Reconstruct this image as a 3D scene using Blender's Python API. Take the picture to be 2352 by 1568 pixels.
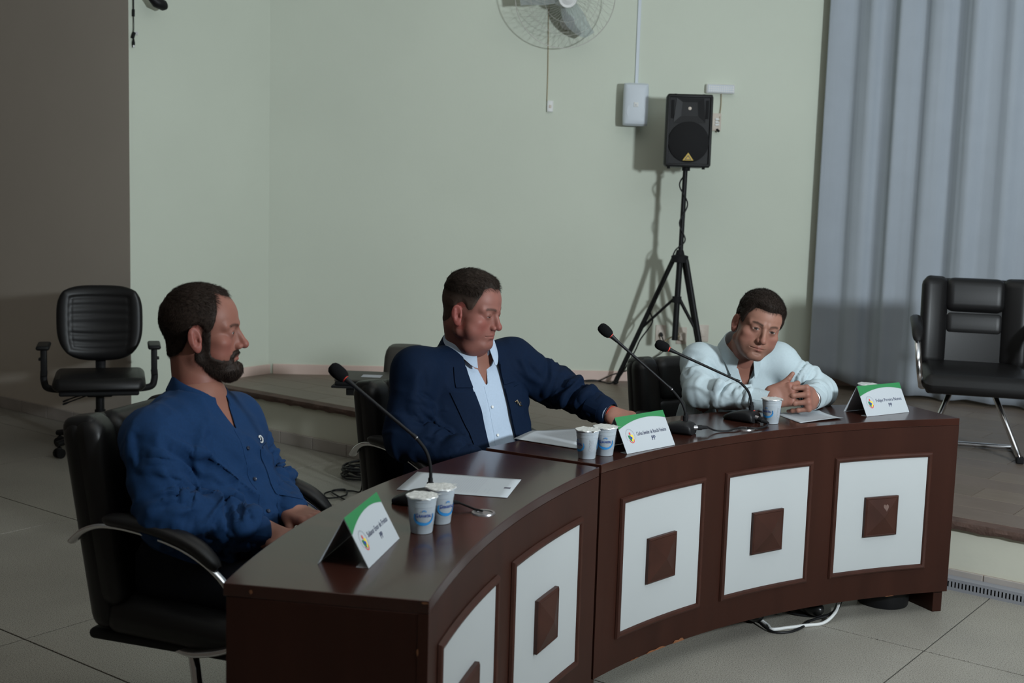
import bpy, math, random
import numpy as np
from mathutils import Vector, Matrix
random.seed(7); np.random.seed(7)
for _o in list(bpy.data.objects): bpy.data.objects.remove(_o, do_unlink=True)
SC = bpy.context.scene
COL = SC.collection
# ---------------------------------------------------------------- camera
CAM_H = 1.62
_p, _r = 0.12617262, 0.03037748            # pitch down, roll
_R0 = Vector((1, 0, 0)); _U0 = Vector((0, math.sin(_p), math.cos(_p))); _F0 = Vector((0, math.cos(_p), -math.sin(_p)))
_RX = _R0*math.cos(_r) + _U0*math.sin(_r); _UP = -_R0*math.sin(_r) + _U0*math.cos(_r)
cam_d = bpy.data.cameras.new('camera'); cam = bpy.data.objects.new('camera', cam_d); COL.objects.link(cam)
cam.matrix_world = Matrix(((_RX.x, _UP.x, -_F0.x, 0), (_RX.y, _UP.y, -_F0.y, 0), (_RX.z, _UP.z, -_F0.z, CAM_H), (0, 0, 0, 1)))
cam_d.sensor_width = 36; cam_d.lens = 2922.56/2352*36; cam_d.clip_start = 0.05; cam_d.clip_end = 60
cam_d.dof.use_dof = True; cam_d.dof.focus_distance = 4.45; cam_d.dof.aperture_fstop = 4.5
SC.camera = cam
# ---------------------------------------------------------------- light and exposure
SC.view_settings.view_transform = 'Standard'; SC.view_settings.look = 'None'
SC.view_settings.exposure = -0.85; SC.view_settings.gamma = 1.0; SC.view_settings.use_curve_mapping = False
world = bpy.data.worlds.new('room_ambient'); SC.world = world; world.use_nodes = True
_bg = world.node_tree.nodes['Background']; _bg.inputs[0].default_value = (1.0, 0.88, 0.74, 1); _bg.inputs[1].default_value = 0.105
def area_light(name, loc, target, size, power, color, spread=180, size_y=None):
    l = bpy.data.lights.new(name, 'AREA'); l.energy = power; l.color = color; l.size = size
    if size_y: l.shape = 'RECTANGLE'; l.size_y = size_y
    l.spread = math.radians(spread)
    o = bpy.data.objects.new(name, l); COL.objects.link(o); o.location = loc
    o.rotation_euler = (Vector(target) - Vector(loc)).to_track_quat('-Z', 'Y').to_euler()
    return o
_fl = bpy.data.lights.new('studio_flash', 'SPOT'); _fl.energy = 1650; _fl.color = (0.86, 0.95, 1.0); _fl.spot_size = math.radians(178); _fl.spot_blend = 1.0; _fl.shadow_soft_size = 0.17
flash = bpy.data.objects.new('studio_flash', _fl); COL.objects.link(flash); flash.location = (3.05, 1.35, 2.1)      # flash head on a stand, tilted up towards the back wall
flash.rotation_euler = Vector((-0.37, 0.78, 0.5)).to_track_quat('-Z', 'Y').to_euler()
area_light('ceiling_fill_front', (-0.6, 2.2, 3.75), (-0.6, 2.2, 0), 2.2, 18, (1.0, 0.92, 0.80))  # unseen area light added as warm ambient fill from above the desk
area_light('ceiling_fill_stage', (0.6, 6.2, 3.75), (0.6, 6.2, 0), 2.2, 15, (1.0, 0.92, 0.80))  # same added fill over the stage, without a fixture
SC.cycles.max_bounces = 6; SC.cycles.diffuse_bounces = 3; SC.cycles.glossy_bounces = 3; SC.cycles.transmission_bounces = 5
SC.cycles.caustics_reflective = False; SC.cycles.caustics_refractive = False
SC.cycles.use_adaptive_sampling = True; SC.cycles.adaptive_threshold = 0.03; SC.cycles.adaptive_min_samples = 16
# ---------------------------------------------------------------- helpers
def tag(o, label=None, cat=None, group=None, kind=None):
    if label: o['label'] = label
    if cat: o['category'] = cat
    if group: o['group'] = group
    if kind: o['kind'] = kind
    return o
def V3(*a): return Vector(a)
def empty(name, loc=(0, 0, 0), rotz=0.0, label=None, cat=None, group=None, parent=None):
    o = bpy.data.objects.new(name, None); COL.objects.link(o); o.location = loc; o.rotation_euler = (0, 0, rotz)
    o.empty_display_size = 0.05
    if parent: o.parent = parent
    return tag(o, label, cat, group)
class MB:
    """collects shapes; build() links them as one mesh object"""
    def __init__(s): s.v = []; s.f = []; s.mi = []; s.cur = 0
    def add(s, verts, faces):
        b = len(s.v); s.v += [tuple(x) for x in verts]
        for f in faces: s.f.append(tuple(b+i for i in f)); s.mi.append(s.cur)
        return s
    def box(s, lo, hi, M=None):
        x0, y0, z0 = lo; x1, y1, z1 = hi
        vs = [Vector(p) for p in ((x0,y0,z0),(x1,y0,z0),(x1,y1,z0),(x0,y1,z0),(x0,y0,z1),(x1,y0,z1),(x1,y1,z1),(x0,y1,z1))]
        if M: vs = [M @ p for p in vs]
        return s.add(vs, [(3,2,1,0),(4,5,6,7),(0,1,5,4),(1,2,6,5),(2,3,7,6),(3,0,4,7)])
    def rbox(s, lo, hi, r, M=None, seg=3):
        """box with rounded edges (superellipse corner shell)"""
        lo = Vector(lo); hi = Vector(hi); r = min(r, *(0.499*(hi[i]-lo[i]) for i in range(3)))
        n = seg; rings = []
        lat = [(-math.pi/2 + math.pi/2*i/n) for i in range(n+1)]
        latz = [(a, lo.z+r) for a in lat] + [(-a, hi.z-r) for a in reversed(lat)]
        vs = []; cols = 4*(n+1)
        for a, zc in latz:
            ca, sa = math.cos(a), math.sin(a)
            for q in range(4):
                cx = hi.x-r if q in (0, 3) else lo.x+r; cy = hi.y-r if q in (0, 1) else lo.y+r
                for i in range(n+1):
                    t = math.pi/2*(q + i/n)
                    vs.append(Vector((cx + r*ca*math.cos(t), cy + r*ca*math.sin(t), zc + r*sa)))
        fs = []
        for j in range(len(latz)-1):
            for i in range(cols):
                k = (i+1) % cols
                fs.append((j*cols+i, j*cols+k, (j+1)*cols+k, (j+1)*cols+i))
        fs.append(tuple(range(cols-1, -1, -1))); fs.append(tuple((len(latz)-1)*cols+i for i in range(cols)))
        if M: vs = [M @ p for p in vs]
        return s.add(vs, fs)
    def tube(s, pts, rad, n=10, closed=False, cap=True, flat=1.0, up=None):
        """sweep a circle (or ellipse with flat) along points; rad number or list"""
        pts = [Vector(p) for p in pts]; m = len(pts)
        rads = rad if isinstance(rad, (list, tuple)) else [rad]*m
        T = []
        for i in range(m):
            if closed: t = pts[(i+1) % m]-pts[i-1]
            else: t = pts[min(i+1, m-1)]-pts[max(i-1, 0)]
            T.append(t.normalized() if t.length > 1e-9 else Vector((0, 0, 1)))
        u = Vector(up) if up else (Vector((0, 0, 1)) if abs(T[0].z) < 0.9 else Vector((1, 0, 0)))
        N = (u - T[0]*u.dot(T[0])).normalized(); vs = []
        for i in range(m):
            if i:
                N = N - T[i]*N.dot(T[i])
                N = N.normalized() if N.length > 1e-6 else Vector((1, 0, 0))
            B = T[i].cross(N)
            for k in range(n):
                a = 2*math.pi*k/n
                vs.append(pts[i] + N*(rads[i]*math.cos(a)*flat) + B*(rads[i]*math.sin(a)))
        fs = []
        for i in range(m if closed else m-1):
            j = (i+1) % m
            for k in range(n):
                l = (k+1) % n
                fs.append((i*n+k, i*n+l, j*n+l, j*n+k))
        if cap and not closed:
            fs.append(tuple(range(n-1, -1, -1))); fs.append(tuple((m-1)*n+k for k in range(n)))
        return s.add(vs, fs)
    def cyl(s, a, b, r, r2=None, n=16): return s.tube([a, b], [r, r if r2 is None else r2], n)
    def lathe(s, prof, n=24, M=None, cap=True):
        vs = []
        for r, z in prof:
            for k in range(n):
                a = 2*math.pi*k/n; vs.append(Vector((r*math.cos(a), r*math.sin(a), z)))
        fs = []
        for i in range(len(prof)-1):
            for k in range(n):
                l = (k+1) % n; fs.append((i*n+k, i*n+l, (i+1)*n+l, (i+1)*n+k))
        if cap:
            fs.append(tuple(range(n-1, -1, -1))); fs.append(tuple((len(prof)-1)*n+k for k in range(n)))
        if M: vs = [M @ p for p in vs]
        return s.add(vs, fs)
    def ell(s, c, r, M=None, nu=16, nv=10):
        vs = []; c = Vector(c)
        for j in range(1, nv):
            a = -math.pi/2 + math.pi*j/nv
            for i in range(nu):
                t = 2*math.pi*i/nu; vs.append(Vector((r[0]*math.cos(a)*math.cos(t), r[1]*math.cos(a)*math.sin(t), r[2]*math.sin(a))))
        vs += [Vector((0, 0, -r[2])), Vector((0, 0, r[2]))]
        fs = []
        for j in range(nv-2):
            for i in range(nu):
                k = (i+1) % nu; fs.append((j*nu+i, j*nu+k, (j+1)*nu+k, (j+1)*nu+i))
        b = len(vs)-2
        for i in range(nu):
            k = (i+1) % nu; fs.append((b, k, i)); fs.append((b+1, (nv-2)*nu+i, (nv-2)*nu+k))
        vs = [((M @ p) if M else p) + c for p in vs]
        return s.add(vs, fs)
    def prism(s, poly, z0, z1, M=None):
        n = len(poly); vs = [Vector((x, y, z0)) for x, y in poly] + [Vector((x, y, z1)) for x, y in poly]
        if M: vs = [M @ p for p in vs]
        return s.add(vs, [tuple(range(n-1, -1, -1)), tuple(range(n, 2*n))] + [(i, (i+1) % n, n+(i+1) % n, n+i) for i in range(n)])
    def grid(s, P, closed_u=False):
        """P[i][j] points"""
        m = len(P); n = len(P[0]); vs = [p for row in P for p in row]
        fs = []
        for i in range(m-1 if not closed_u else m):
            for j in range(n-1):
                a = i*n+j; b = ((i+1) % m)*n+j; fs.append((a, b, b+1, a+1))
        return s.add(vs, fs)
    def sheet(s, P, th, nrm=None):
        """closed slab from a grid of points, thickened along vertex normals (numpy grid m x n x 3)"""
        P = np.asarray(P, float); du = np.gradient(P, axis=0); dv = np.gradient(P, axis=1)
        N = np.cross(du, dv); N /= np.linalg.norm(N, axis=2, keepdims=True)+1e-12
        Q = P + N*th; m, n = P.shape[:2]
        vs = [tuple(p) for p in P.reshape(-1, 3)] + [tuple(p) for p in Q.reshape(-1, 3)]
        k = m*n; fs = []
        for i in range(m-1):
            for j in range(n-1):
                a = i*n+j; fs.append((a, a+1, a+n+1, a+n)); fs.append((k+a, k+a+n, k+a+n+1, k+a+1))
        bd = [i*n for i in range(m)] + [(m-1)*n+j for j in range(1, n)] + [i*n+n-1 for i in range(m-2, -1, -1)] + [j for j in range(n-2, 0, -1)]
        for q in range(len(bd)):
            a, b = bd[q], bd[(q+1) % len(bd)]; fs.append((a, b, k+b, k+a))
        return s.add(vs, fs)
    def mesh(s, name, mats, smooth=False, angle=None):
        me = bpy.data.meshes.new(name); me.from_pydata(s.v, [], s.f)
        for m in (mats if isinstance(mats, (list, tuple)) else [mats]): me.materials.append(m)
        if max(s.mi, default=0): me.polygons.foreach_set('material_index', s.mi)
        me.validate(); me.update()
        if smooth:
            me.polygons.foreach_set('use_smooth', [True]*len(me.polygons))
            if angle:
                try: me.set_sharp_from_angle(angle=math.radians(angle))
                except Exception: pass
        return me
    def build(s, name, mats, parent=None, smooth=True, angle=38, world=False, bevel=0, subsurf=0):
        o = bpy.data.objects.new(name, s.mesh(name, mats, smooth, angle)); COL.objects.link(o)
        if parent:
            o.parent = parent
            if world: o.location = -Vector(parent.location)
        if bevel:
            b = o.modifiers.new('bevel', 'BEVEL'); b.width = bevel; b.segments = 2; b.limit_method = 'ANGLE'; b.angle_limit = math.radians(40)
        if subsurf:
            b = o.modifiers.new('subsurf', 'SUBSURF'); b.levels = subsurf; b.render_levels = subsurf
        return o
def copy_tree(o, parent=None):
    c = o.copy(); COL.objects.link(c); c.parent = parent
    for ch in list(o.children): copy_tree(ch, c)
    return c
def nest(root, kids, part):
    """make named children of a thing sub-parts of its nearest part of the given name"""
    ps = [o for o in root.children if o.name.split('.')[0] == part and o.type == 'MESH']
    def ctr(o): return sum((v.co for v in o.data.vertices), Vector())/max(1, len(o.data.vertices))
    pc = [(p, ctr(p)) for p in ps]
    for o in [c for c in root.children if c.name.split('.')[0] in kids]:
        c = ctr(o); p = min(pc, key=lambda q: (q[1]-c).length)[0]; o.parent = p; o.location = (0, 0, 0)
def axes(o, x, y, z):
    """matrix with given columns"""
    return Matrix(((x[0], y[0], z[0], o[0]), (x[1], y[1], z[1], o[1]), (x[2], y[2], z[2], o[2]), (0, 0, 0, 1)))
def spline(pts, n=12):
    """Catmull-Rom through points"""
    P = [Vector(p) for p in pts]; out = []
    for i in range(len(P)-1):
        p0 = P[max(i-1, 0)]; p1 = P[i]; p2 = P[i+1]; p3 = P[min(i+2, len(P)-1)]
        for k in range(n):
            t = k/n
            out.append(0.5*((2*p1) + (p2-p0)*t + (2*p0-5*p1+4*p2-p3)*t*t + (3*p1-p0-3*p2+p3)*t**3))
    return out + [P[-1]]
# ---------------------------------------------------------------- materials
def mat(name, col, rough=0.5, metal=0.0, spec=0.5, noise=None, bump=None, trans=0.0, coat=0.0, sheen=0.0, sss=0.0, attr=None, ior=None, coords='Object'):
    """noise=(scale, amount, detail, [stretch xyz]); bump=(scale, strength, [stretch])"""
    m = bpy.data.materials.new(name); m.use_nodes = True; nt = m.node_tree; N = nt.nodes; L = nt.links
    b = N['Principled BSDF']; b.inputs['Roughness'].default_value = rough; b.inputs['Metallic'].default_value = metal
    b.inputs['Specular IOR Level'].default_value = spec
    c4 = (*col, 1); b.inputs['Base Color'].default_value = c4
    if trans: b.inputs['Transmission Weight'].default_value = trans
    if ior: b.inputs['IOR'].default_value = ior
    if coat: b.inputs['Coat Weight'].default_value = coat; b.inputs['Coat Roughness'].default_value = 0.08
    if sheen: b.inputs['Sheen Weight'].default_value = sheen
    if sss:
        b.inputs['Subsurface Weight'].default_value = sss; b.inputs['Subsurface Radius'].default_value = (0.012, 0.005, 0.003); b.inputs['Subsurface Scale'].default_value = 1.0
    tc = N.new('ShaderNodeTexCoord')
    def mapped(st):
        if not st: return tc.outputs[coords]
        mp = N.new('ShaderNodeMapping'); mp.inputs['Scale'].default_value = st; L.new(tc.outputs[coords], mp.inputs[0]); return mp.outputs[0]
    src = None
    if attr:
        a = N.new('ShaderNodeAttribute'); a.attribute_name = attr; src = a.outputs['Color']; L.new(src, b.inputs['Base Color'])
    if noise:
        sc, am, det = noise[:3]; n = N.new('ShaderNodeTexNoise'); n.inputs['Scale'].default_value = sc; n.inputs['Detail'].default_value = det
        L.new(mapped(noise[3] if len(noise) > 3 else None), n.inputs['Vector'])
        mr = N.new('ShaderNodeMapRange'); mr.inputs[1].default_value = 0.25; mr.inputs[2].default_value = 0.75; mr.inputs[3].default_value = 1-am; mr.inputs[4].default_value = 1+am
        L.new(n.outputs['Fac'], mr.inputs[0])
        mx = N.new('ShaderNodeVectorMath'); mx.operation = 'SCALE'
        if src: L.new(src, mx.inputs[0])
        else: mx.inputs[0].default_value = col
        L.new(mr.outputs[0], mx.inputs['Scale']); L.new(mx.outputs[0], b.inputs['Base Color'])
    if bump:
        n2 = N.new('ShaderNodeTexNoise'); n2.inputs['Scale'].default_value = bump[0]; n2.inputs['Detail'].default_value = 4
        L.new(mapped(bump[2] if len(bump) > 2 else None), n2.inputs['Vector'])
        bp_ = N.new('ShaderNodeBump'); bp_.inputs['Strength'].default_value = bump[1]; bp_.inputs['Distance'].default_value = 0.01
        L.new(n2.outputs['Fac'], bp_.inputs['Height']); L.new(bp_.outputs[0], b.inputs['Normal'])
    return m
def terrazzo(name, base, dark, light):
    m = mat(name, base, 0.42, spec=0.4); nt = m.node_tree; N = nt.nodes; L = nt.links; b = N['Principled BSDF']
    tc = N.new('ShaderNodeTexCoord'); geo = N.new('ShaderNodeNewGeometry')
    n1 = N.new('ShaderNodeTexNoise'); n1.inputs['Scale'].default_value = 260; n1.inputs['Detail'].default_value = 2; L.new(geo.outputs['Position'], n1.inputs['Vector'])
    n2 = N.new('ShaderNodeTexNoise'); n2.inputs['Scale'].default_value = 1.7; n2.inputs['Detail'].default_value = 5; L.new(geo.outputs['Position'], n2.inputs['Vector'])
    r = N.new('ShaderNodeValToRGB'); L.new(n1.outputs['Fac'], r.inputs[0])
    e = r.color_ramp.elements; e[0].position = 0.30; e[0].color = (*dark, 1); e[1].position = 0.72; e[1].color = (*light, 1)
    k = r.color_ramp.elements.new(0.46); k.color = (*base, 1)
    mr = N.new('ShaderNodeMapRange'); mr.inputs[1].default_value = 0.3; mr.inputs[2].default_value = 0.7; mr.inputs[3].default_value = 0.86; mr.inputs[4].default_value = 1.1
    L.new(n2.outputs['Fac'], mr.inputs[0]); mx = N.new('ShaderNodeVectorMath'); mx.operation = 'SCALE'
    L.new(r.outputs[0], mx.inputs[0]); L.new(mr.outputs[0], mx.inputs['Scale']); L.new(mx.outputs[0], b.inputs['Base Color'])
    return m
M = {}
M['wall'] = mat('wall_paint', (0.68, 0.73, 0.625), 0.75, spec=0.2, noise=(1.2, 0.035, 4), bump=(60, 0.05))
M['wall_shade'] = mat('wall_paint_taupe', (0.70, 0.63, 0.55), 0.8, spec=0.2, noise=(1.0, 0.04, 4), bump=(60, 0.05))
M['stageface'] = mat('stage_face_paint', (0.66, 0.65, 0.55), 0.8, spec=0.2, noise=(3, 0.05, 4), bump=(40, 0.08))
M['pink'] = mat('pink_skirting', (0.78, 0.60, 0.53), 0.6, noise=(6, 0.06, 4))
M['skirt'] = mat('grey_skirting_tile', (0.40, 0.36, 0.33), 0.5, noise=(9, 0.08, 4))
M['joint'] = mat('joint_dark', (0.06, 0.055, 0.05), 0.9)
M['grout'] = mat('joint_grout', (0.34, 0.27, 0.22), 0.9)
M['terrazzo'] = terrazzo('terrazzo_slab', (0.31, 0.287, 0.245), (0.075, 0.068, 0.06), (0.43, 0.41, 0.36))
M['lip'] = mat('stage_nosing_wood', (0.10, 0.058, 0.045), 0.75, noise=(14, 0.35, 5), bump=(50, 0.5))
for i, c in enumerate(((0.185, 0.145, 0.115), (0.168, 0.132, 0.104), (0.198, 0.156, 0.122), (0.176, 0.136, 0.110))):
    M['board%d' % i] = mat('stage_board_%d' % i, c, 0.42, spec=0.4, noise=(5, 0.10, 5, (1, 6, 1)))
M['wood'] = mat('mahogany_veneer', (0.035, 0.0115, 0.0072), 0.42, spec=0.22, noise=(4, 0.22, 5, (2.5, 2.5, 0.35)), coat=0.0)
M['woodtop'] = mat('mahogany_top', (0.038, 0.0125, 0.0085), 0.20, spec=0.42, noise=(4, 0.20, 5, (1, 3, 1)), coat=0.18)
M['wood_edge'] = mat('mahogany_moulding', (0.050, 0.018, 0.012), 0.42, spec=0.3, noise=(12, 0.2, 4))
M['chip'] = mat('raw_wood_chip', (0.22, 0.085, 0.035), 0.8, noise=(40, 0.3, 4))
M['acrylic'] = mat('white_acrylic', (0.50, 0.525, 0.53), 0.38, spec=0.4, noise=(2.5, 0.03, 3))
M['black'] = mat('black_plastic', (0.011, 0.011, 0.012), 0.48, spec=0.25)
M['blackmatte'] = mat('black_matte', (0.010, 0.010, 0.011), 0.75, spec=0.25)
M['foam'] = mat('black_foam', (0.009, 0.009, 0.010), 0.95, spec=0.1, bump=(900, 0.6))
M['leather'] = mat('black_leather', (0.0085, 0.008, 0.0083), 0.40, spec=0.32, bump=(260, 0.03))
M['chrome'] = mat('chrome', (0.72, 0.72, 0.74), 0.14, metal=1.0)
M['satin'] = mat('satin_aluminium', (0.50, 0.49, 0.50), 0.32, metal=0.9)
M['red'] = mat('red_ring', (0.75, 0.05, 0.03), 0.4)
M['white'] = mat('white_plastic', (0.80, 0.81, 0.80), 0.45)
M['whiteblue'] = mat('white_cover_plastic', (0.66, 0.72, 0.78), 0.5)
M['cream'] = mat('cream_socket_plastic', (0.66, 0.58, 0.50), 0.5)
M['paper'] = mat('paper_white', (0.46, 0.49, 0.515), 0.7, spec=0.2)
M['ink'] = mat('ink_grey', (0.10, 0.10, 0.13), 0.8)
M['ink2'] = mat('ink_pale', (0.42, 0.44, 0.48), 0.8)
M['green'] = mat('green_print', (0.032, 0.21, 0.072), 0.6, spec=0.3)
M['yellow'] = mat('yellow_print', (0.85, 0.62, 0.05), 0.6)
M['blue'] = mat('blue_print', (0.02, 0.05, 0.35), 0.6)
M['redp'] = mat('red_print', (0.70, 0.06, 0.04), 0.6)
M['navyink'] = mat('navy_print', (0.03, 0.04, 0.10), 0.6)
M['cupblue'] = mat('cup_blue_print', (0.03, 0.26, 0.62), 0.5)
M['cupnavy'] = mat('cup_navy_print', (0.02, 0.07, 0.30), 0.5)
M['cup'] = mat('frosted_plastic', (0.72, 0.78, 0.84), 0.36, trans=0.38, ior=1.18, spec=0.5, sss=0.1)
M['foil'] = mat('foil_lid', (0.78, 0.78, 0.76), 0.42, metal=0.35, noise=(30, 0.12, 3), bump=(60, 0.5))
M['grey'] = mat('grey_metal_duct', (0.27, 0.275, 0.30), 0.45, spec=0.4)
M['curtain'] = mat('curtain_cloth', (0.42, 0.465, 0.52), 0.85, spec=0.15, noise=(6, 0.03, 3), bump=(300, 0.08))
M['gold'] = mat('yellow_badge', (0.62, 0.42, 0.05), 0.45)
M['blade'] = mat('clear_fan_blade', (0.86, 0.93, 0.95), 0.18, trans=0.72, ior=1.06)
M['wire'] = mat('fan_wire', (0.50, 0.49, 0.45), 0.5, metal=0.2)
M['wirewarm'] = mat('beige_cord', (0.40, 0.32, 0.20), 0.7)
M['pin'] = mat('pin_metal', (0.5, 0.42, 0.3), 0.3, metal=1.0)
# ---------------------------------------------------------------- the room.  frame DN: x along the stage front, y towards the hall, rotated about z
PSI = 2.49824224
DV = Vector((math.cos(PSI), math.sin(PSI), 0)); NV = Vector((-math.sin(PSI), math.cos(PSI), 0))
MDN = axes((0, 0, 0), DV, NV, (0, 0, 1))
def dn(a, b, z=0.0): return DV*a + NV*b + Vector((0, 0, z))
STAGE = 0.28
WD = Vector((0.99798, 0.06359, 0)); WN = Vector((0.06359, -0.99798, 0)); W0 = Vector((-1.60, 8.465, 0))     # back wall
def wallp(x, z, off=0.0):
    """point on the back wall at world x, height z, standing off by off"""
    return W0 + WD*((x - W0.x)/WD.x) + WN*off + Vector((0, 0, z))
MW = lambda x, z, off=0.0: axes(wallp(x, z, off), WD, (0, 0, 1), WN)      # local x right, y up, z out of the back wall
def struct(name, mb, m, parent=None, rot=True, **k):
    o = mb.build(name, m, parent, **k)
    if rot and not parent: o.rotation_euler = (0, 0, PSI)
    if not parent: o['kind'] = 'structure'
    return o
# floor: dark joint bed with terrazzo slabs
fl = struct('floor', MB().box((-6.0, -5.45, -0.06), (11.0, 3.6, -0.004)), M['joint'], smooth=False)
tag(fl, 'pale speckled terrazzo floor with thin dark joints')
d0, n0, sd, sn = 1.42, -2.385, 1.215, 1.005
slab = MB().rbox((0.003, 0.0034, -0.03), (sd-0.003, sn-0.0034, 0.0), 0.0008, seg=1).mesh('floor_slab', M['terrazzo'])
for i in range(-6, 8):
    for j in range(-3, 6):
        x = d0+sd*i; y = n0+sn*j
        if x+sd < -6 or x > 10.8 or y > 3.5: continue
        o = bpy.data.objects.new('floor_slab', slab); COL.objects.link(o); o.parent = fl; o.location = (x, y, 0)
# stage body, nosing, skirting tiles
st = struct('trim_1', MB().box((-3.5, -9.0, 0), (6.36, -5.232, STAGE-0.036)), M['stageface'], smooth=False)
tag(st, 'cream painted face of the raised stage')
mb = MB(); n = 240
P = []
for i in range(n+1):
    x = -3.5 + 9.88*i/n
    r = 0.0025*math.sin(x*37)+0.002*math.sin(x*91+1) + random.uniform(-0.0015, 0.0015)
    P.append([(x, -5.30, STAGE-0.036), (x, -5.214+r*0.5, STAGE-0.036+r), (x, -5.206+r, STAGE-0.018), (x, -5.210+r*0.4, STAGE-0.002), (x, -5.30, STAGE-0.001)])
mb.grid(P)
lip = struct('trim_2', mb, M['lip']); tag(lip, 'worn dark wooden nosing along the stage edge')
sk = struct('baseboard_stage', MB().box((-3.5, -5.2335, 0), (6.36, -5.2205, 0.072)), M['grout'], smooth=False); tag(sk, 'grey tile skirting along the foot of the stage')
ts = 0.2785
tile = MB().rbox((0.002, -0.004, 0.0), (ts-0.002, 0.005, 0.073), 0.002, seg=1).mesh('skirting_tile', M['skirt'])
for i in range(-17, 4):
    if 5.643+ts*i > 6.3: continue
    o = bpy.data.objects.new('skirting_tile', tile); COL.objects.link(o); o.parent = sk; o.location = (5.643+ts*i-ts, -5.2205, 0)
# stage boards
sb = struct('floor_stage', MB().box((-3.5, -9.2, STAGE-0.05), (6.36, -5.30, STAGE-0.003)), M['joint'], smooth=False); tag(sb, 'brown board floor on top of the stage')
bl, bw = 0.62, 0.205
bm_ = [MB().rbox((0.0012, 0.0012, -0.02), (bl-0.0012, bw-0.0012, 0.0), 0.001, seg=1).mesh('stage_board', M['board%d' % i]) for i in range(4)]
for j in range(18):
    y = -5.285 - bw*(j+1)
    for i in range(-5, 12):
        x = 1.72 - bl + bl*i + (0.31 if j % 2 else 0) + 0.04*math.sin(j*2.3)
        if x+bl > 7.0: continue
        c = dn(x+bl/2, y+bw/2)
        if c.y > 8.47+0.0637*(c.x+1.6)+0.36 or c.x > 4.6 or x < -2.6: continue
        o = bpy.data.objects.new('stage_board', random.choice(bm_)); COL.objects.link(o); o.parent = sb; o.location = (x, y, STAGE)
# left wall standing forward of the stage, its return, the back wall
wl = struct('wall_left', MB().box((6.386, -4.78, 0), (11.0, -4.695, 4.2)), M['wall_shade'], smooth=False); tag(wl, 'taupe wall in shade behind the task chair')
wr = struct('wall_return', MB().box((6.385, -6.1, 0), (6.5, -4.6955, 4.2)), M['wall'], smooth=False); tag(wr, 'pale greenish cream wall at the left end of the stage')
wb = struct('wall_back', MB().box((-0.30, 0, 0), (6.6, 4.2, -0.2), MW(-1.60, 0)), M['wall'], rot=False, smooth=False); tag(wb, 'pale greenish cream back wall of the stage')
cl = struct('ceiling', MB().box((-6, -9.6, 4.2), (11.0, 3.6, 4.3)), M['white'], smooth=False); tag(cl, 'white ceiling above the hall')
wk = struct('baseboard_left', MB().box((6.385, -4.695, 0), (11.0, -4.688, 0.078)), M['grout'], smooth=False); tag(wk, 'grey tile skirting under the taupe wall')
for i in range(0, 14):
    x = 6.971-0.285*2+0.285*i
    if x < 6.384: continue
    o = bpy.data.objects.new('skirting_tile', tile); COL.objects.link(o); o.parent = wk; o.location = (x, -4.687, 0); o.scale = (0.285/ts, 1, 1.08)
pb = struct('baseboard_back', MB().box((0, STAGE, 0.0), (5.6, STAGE+0.062, 0.012), MW(-1.60, 0)).box((0, STAGE+0.060, 0), (5.6, STAGE+0.066, 0.009), MW(-1.60, 0)), M['pink'], rot=False, smooth=False); tag(pb, 'pinkish skirting board under the back wall')
pr = struct('baseboard_return', MB().box((6.373, -5.82, STAGE), (6.387, -5.24, STAGE+0.062)), M['pink'], smooth=False); tag(pr, 'pinkish skirting board under the stage end wall')
# perforated grey cable duct along the foot of the stage
du = empty('cable_duct', (0, 0, 0), PSI, 'grey perforated cable duct on the floor along the stage front', 'cable duct')
mb = MB(); a0, a1 = 0.2, 1.75; y0, y1 = -5.214, -5.164
mb.box((a0, y0, 0.046), (a1, y1, 0.049)); mb.box((a0, y1-0.002, 0.037), (a1, y1, 0.046)); mb.box((a0, y1-0.002, 0), (a1, y1, 0.013))
k = a0
while k < a1:
    mb.box((k, y1-0.0021, 0.0125), (k+0.0082, y1, 0.0375)); k += 0.0145
mb.build('slotted_cover', M['grey'], du, smooth=False)
MB().box((a0, y0, 0.0), (a1, y0+0.004, 0.045)).build('back_plate', M['joint'], du, smooth=False)
# curtain
cu_pts = [(2.035, 8.625), (2.235, 8.47), (2.42, 8.37), (2.60, 8.225), (2.80, 8.10), (3.03, 7.99), (3.25, 7.85), (3.6, 7.62), (4.0, 7.35)]
path = spline([(x, y, 0) for x, y in cu_pts], 40)
hem = np.interp([p.x for p in path], [2.03, 2.1, 2.24, 2.33, 2.42, 2.6, 2.8, 3.03, 3.12, 3.25, 4.0], [0.375, 0.362, 0.335, 0.318, 0.305, 0.300, 0.303, 0.312, 0.300, 0.288, 0.29])
rng = np.random.RandomState(3); L = np.linspace(0, 1, len(path)); NZ = 40; rows = []
ph = np.cumsum(0.30+0.22*rng.rand(len(path)))*0.40
for i, p in enumerate(path):
    t = path[min(i+1, len(path)-1)]-path[max(i-1, 0)]; t = t.normalized(); nn = Vector((-t.y, t.x, 0))
    if nn.y > 0: nn = -nn
    row = []
    for j in range(NZ+1):
        z = hem[i] + (4.0-hem[i])*j/NZ; f = j/NZ
        a = 0.024+0.012*f
        w = a*math.sin(ph[i]*1.0+0.25*math.sin(3*f+i*0.02)) + 0.022*math.sin(ph[i]*0.43+1.3+0.5*f) + 0.004*math.sin(ph[i]*2.3+2*f)
        if i < 6: w *= i/6
        q = p + nn*w + Vector((0, 0, z - (0.006*math.sin(ph[i]*0.8) if j == 0 else 0)))
        row.append((q.x, q.y, q.z))
    rows.append(row)
cu = MB().sheet(np.array(rows), 0.0016).build('curtain', M['curtain'], smooth=True, angle=None)
tag(cu, 'long pale grey-blue cloth curtain hanging in soft folds beside the stage wall', 'curtain')
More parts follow.
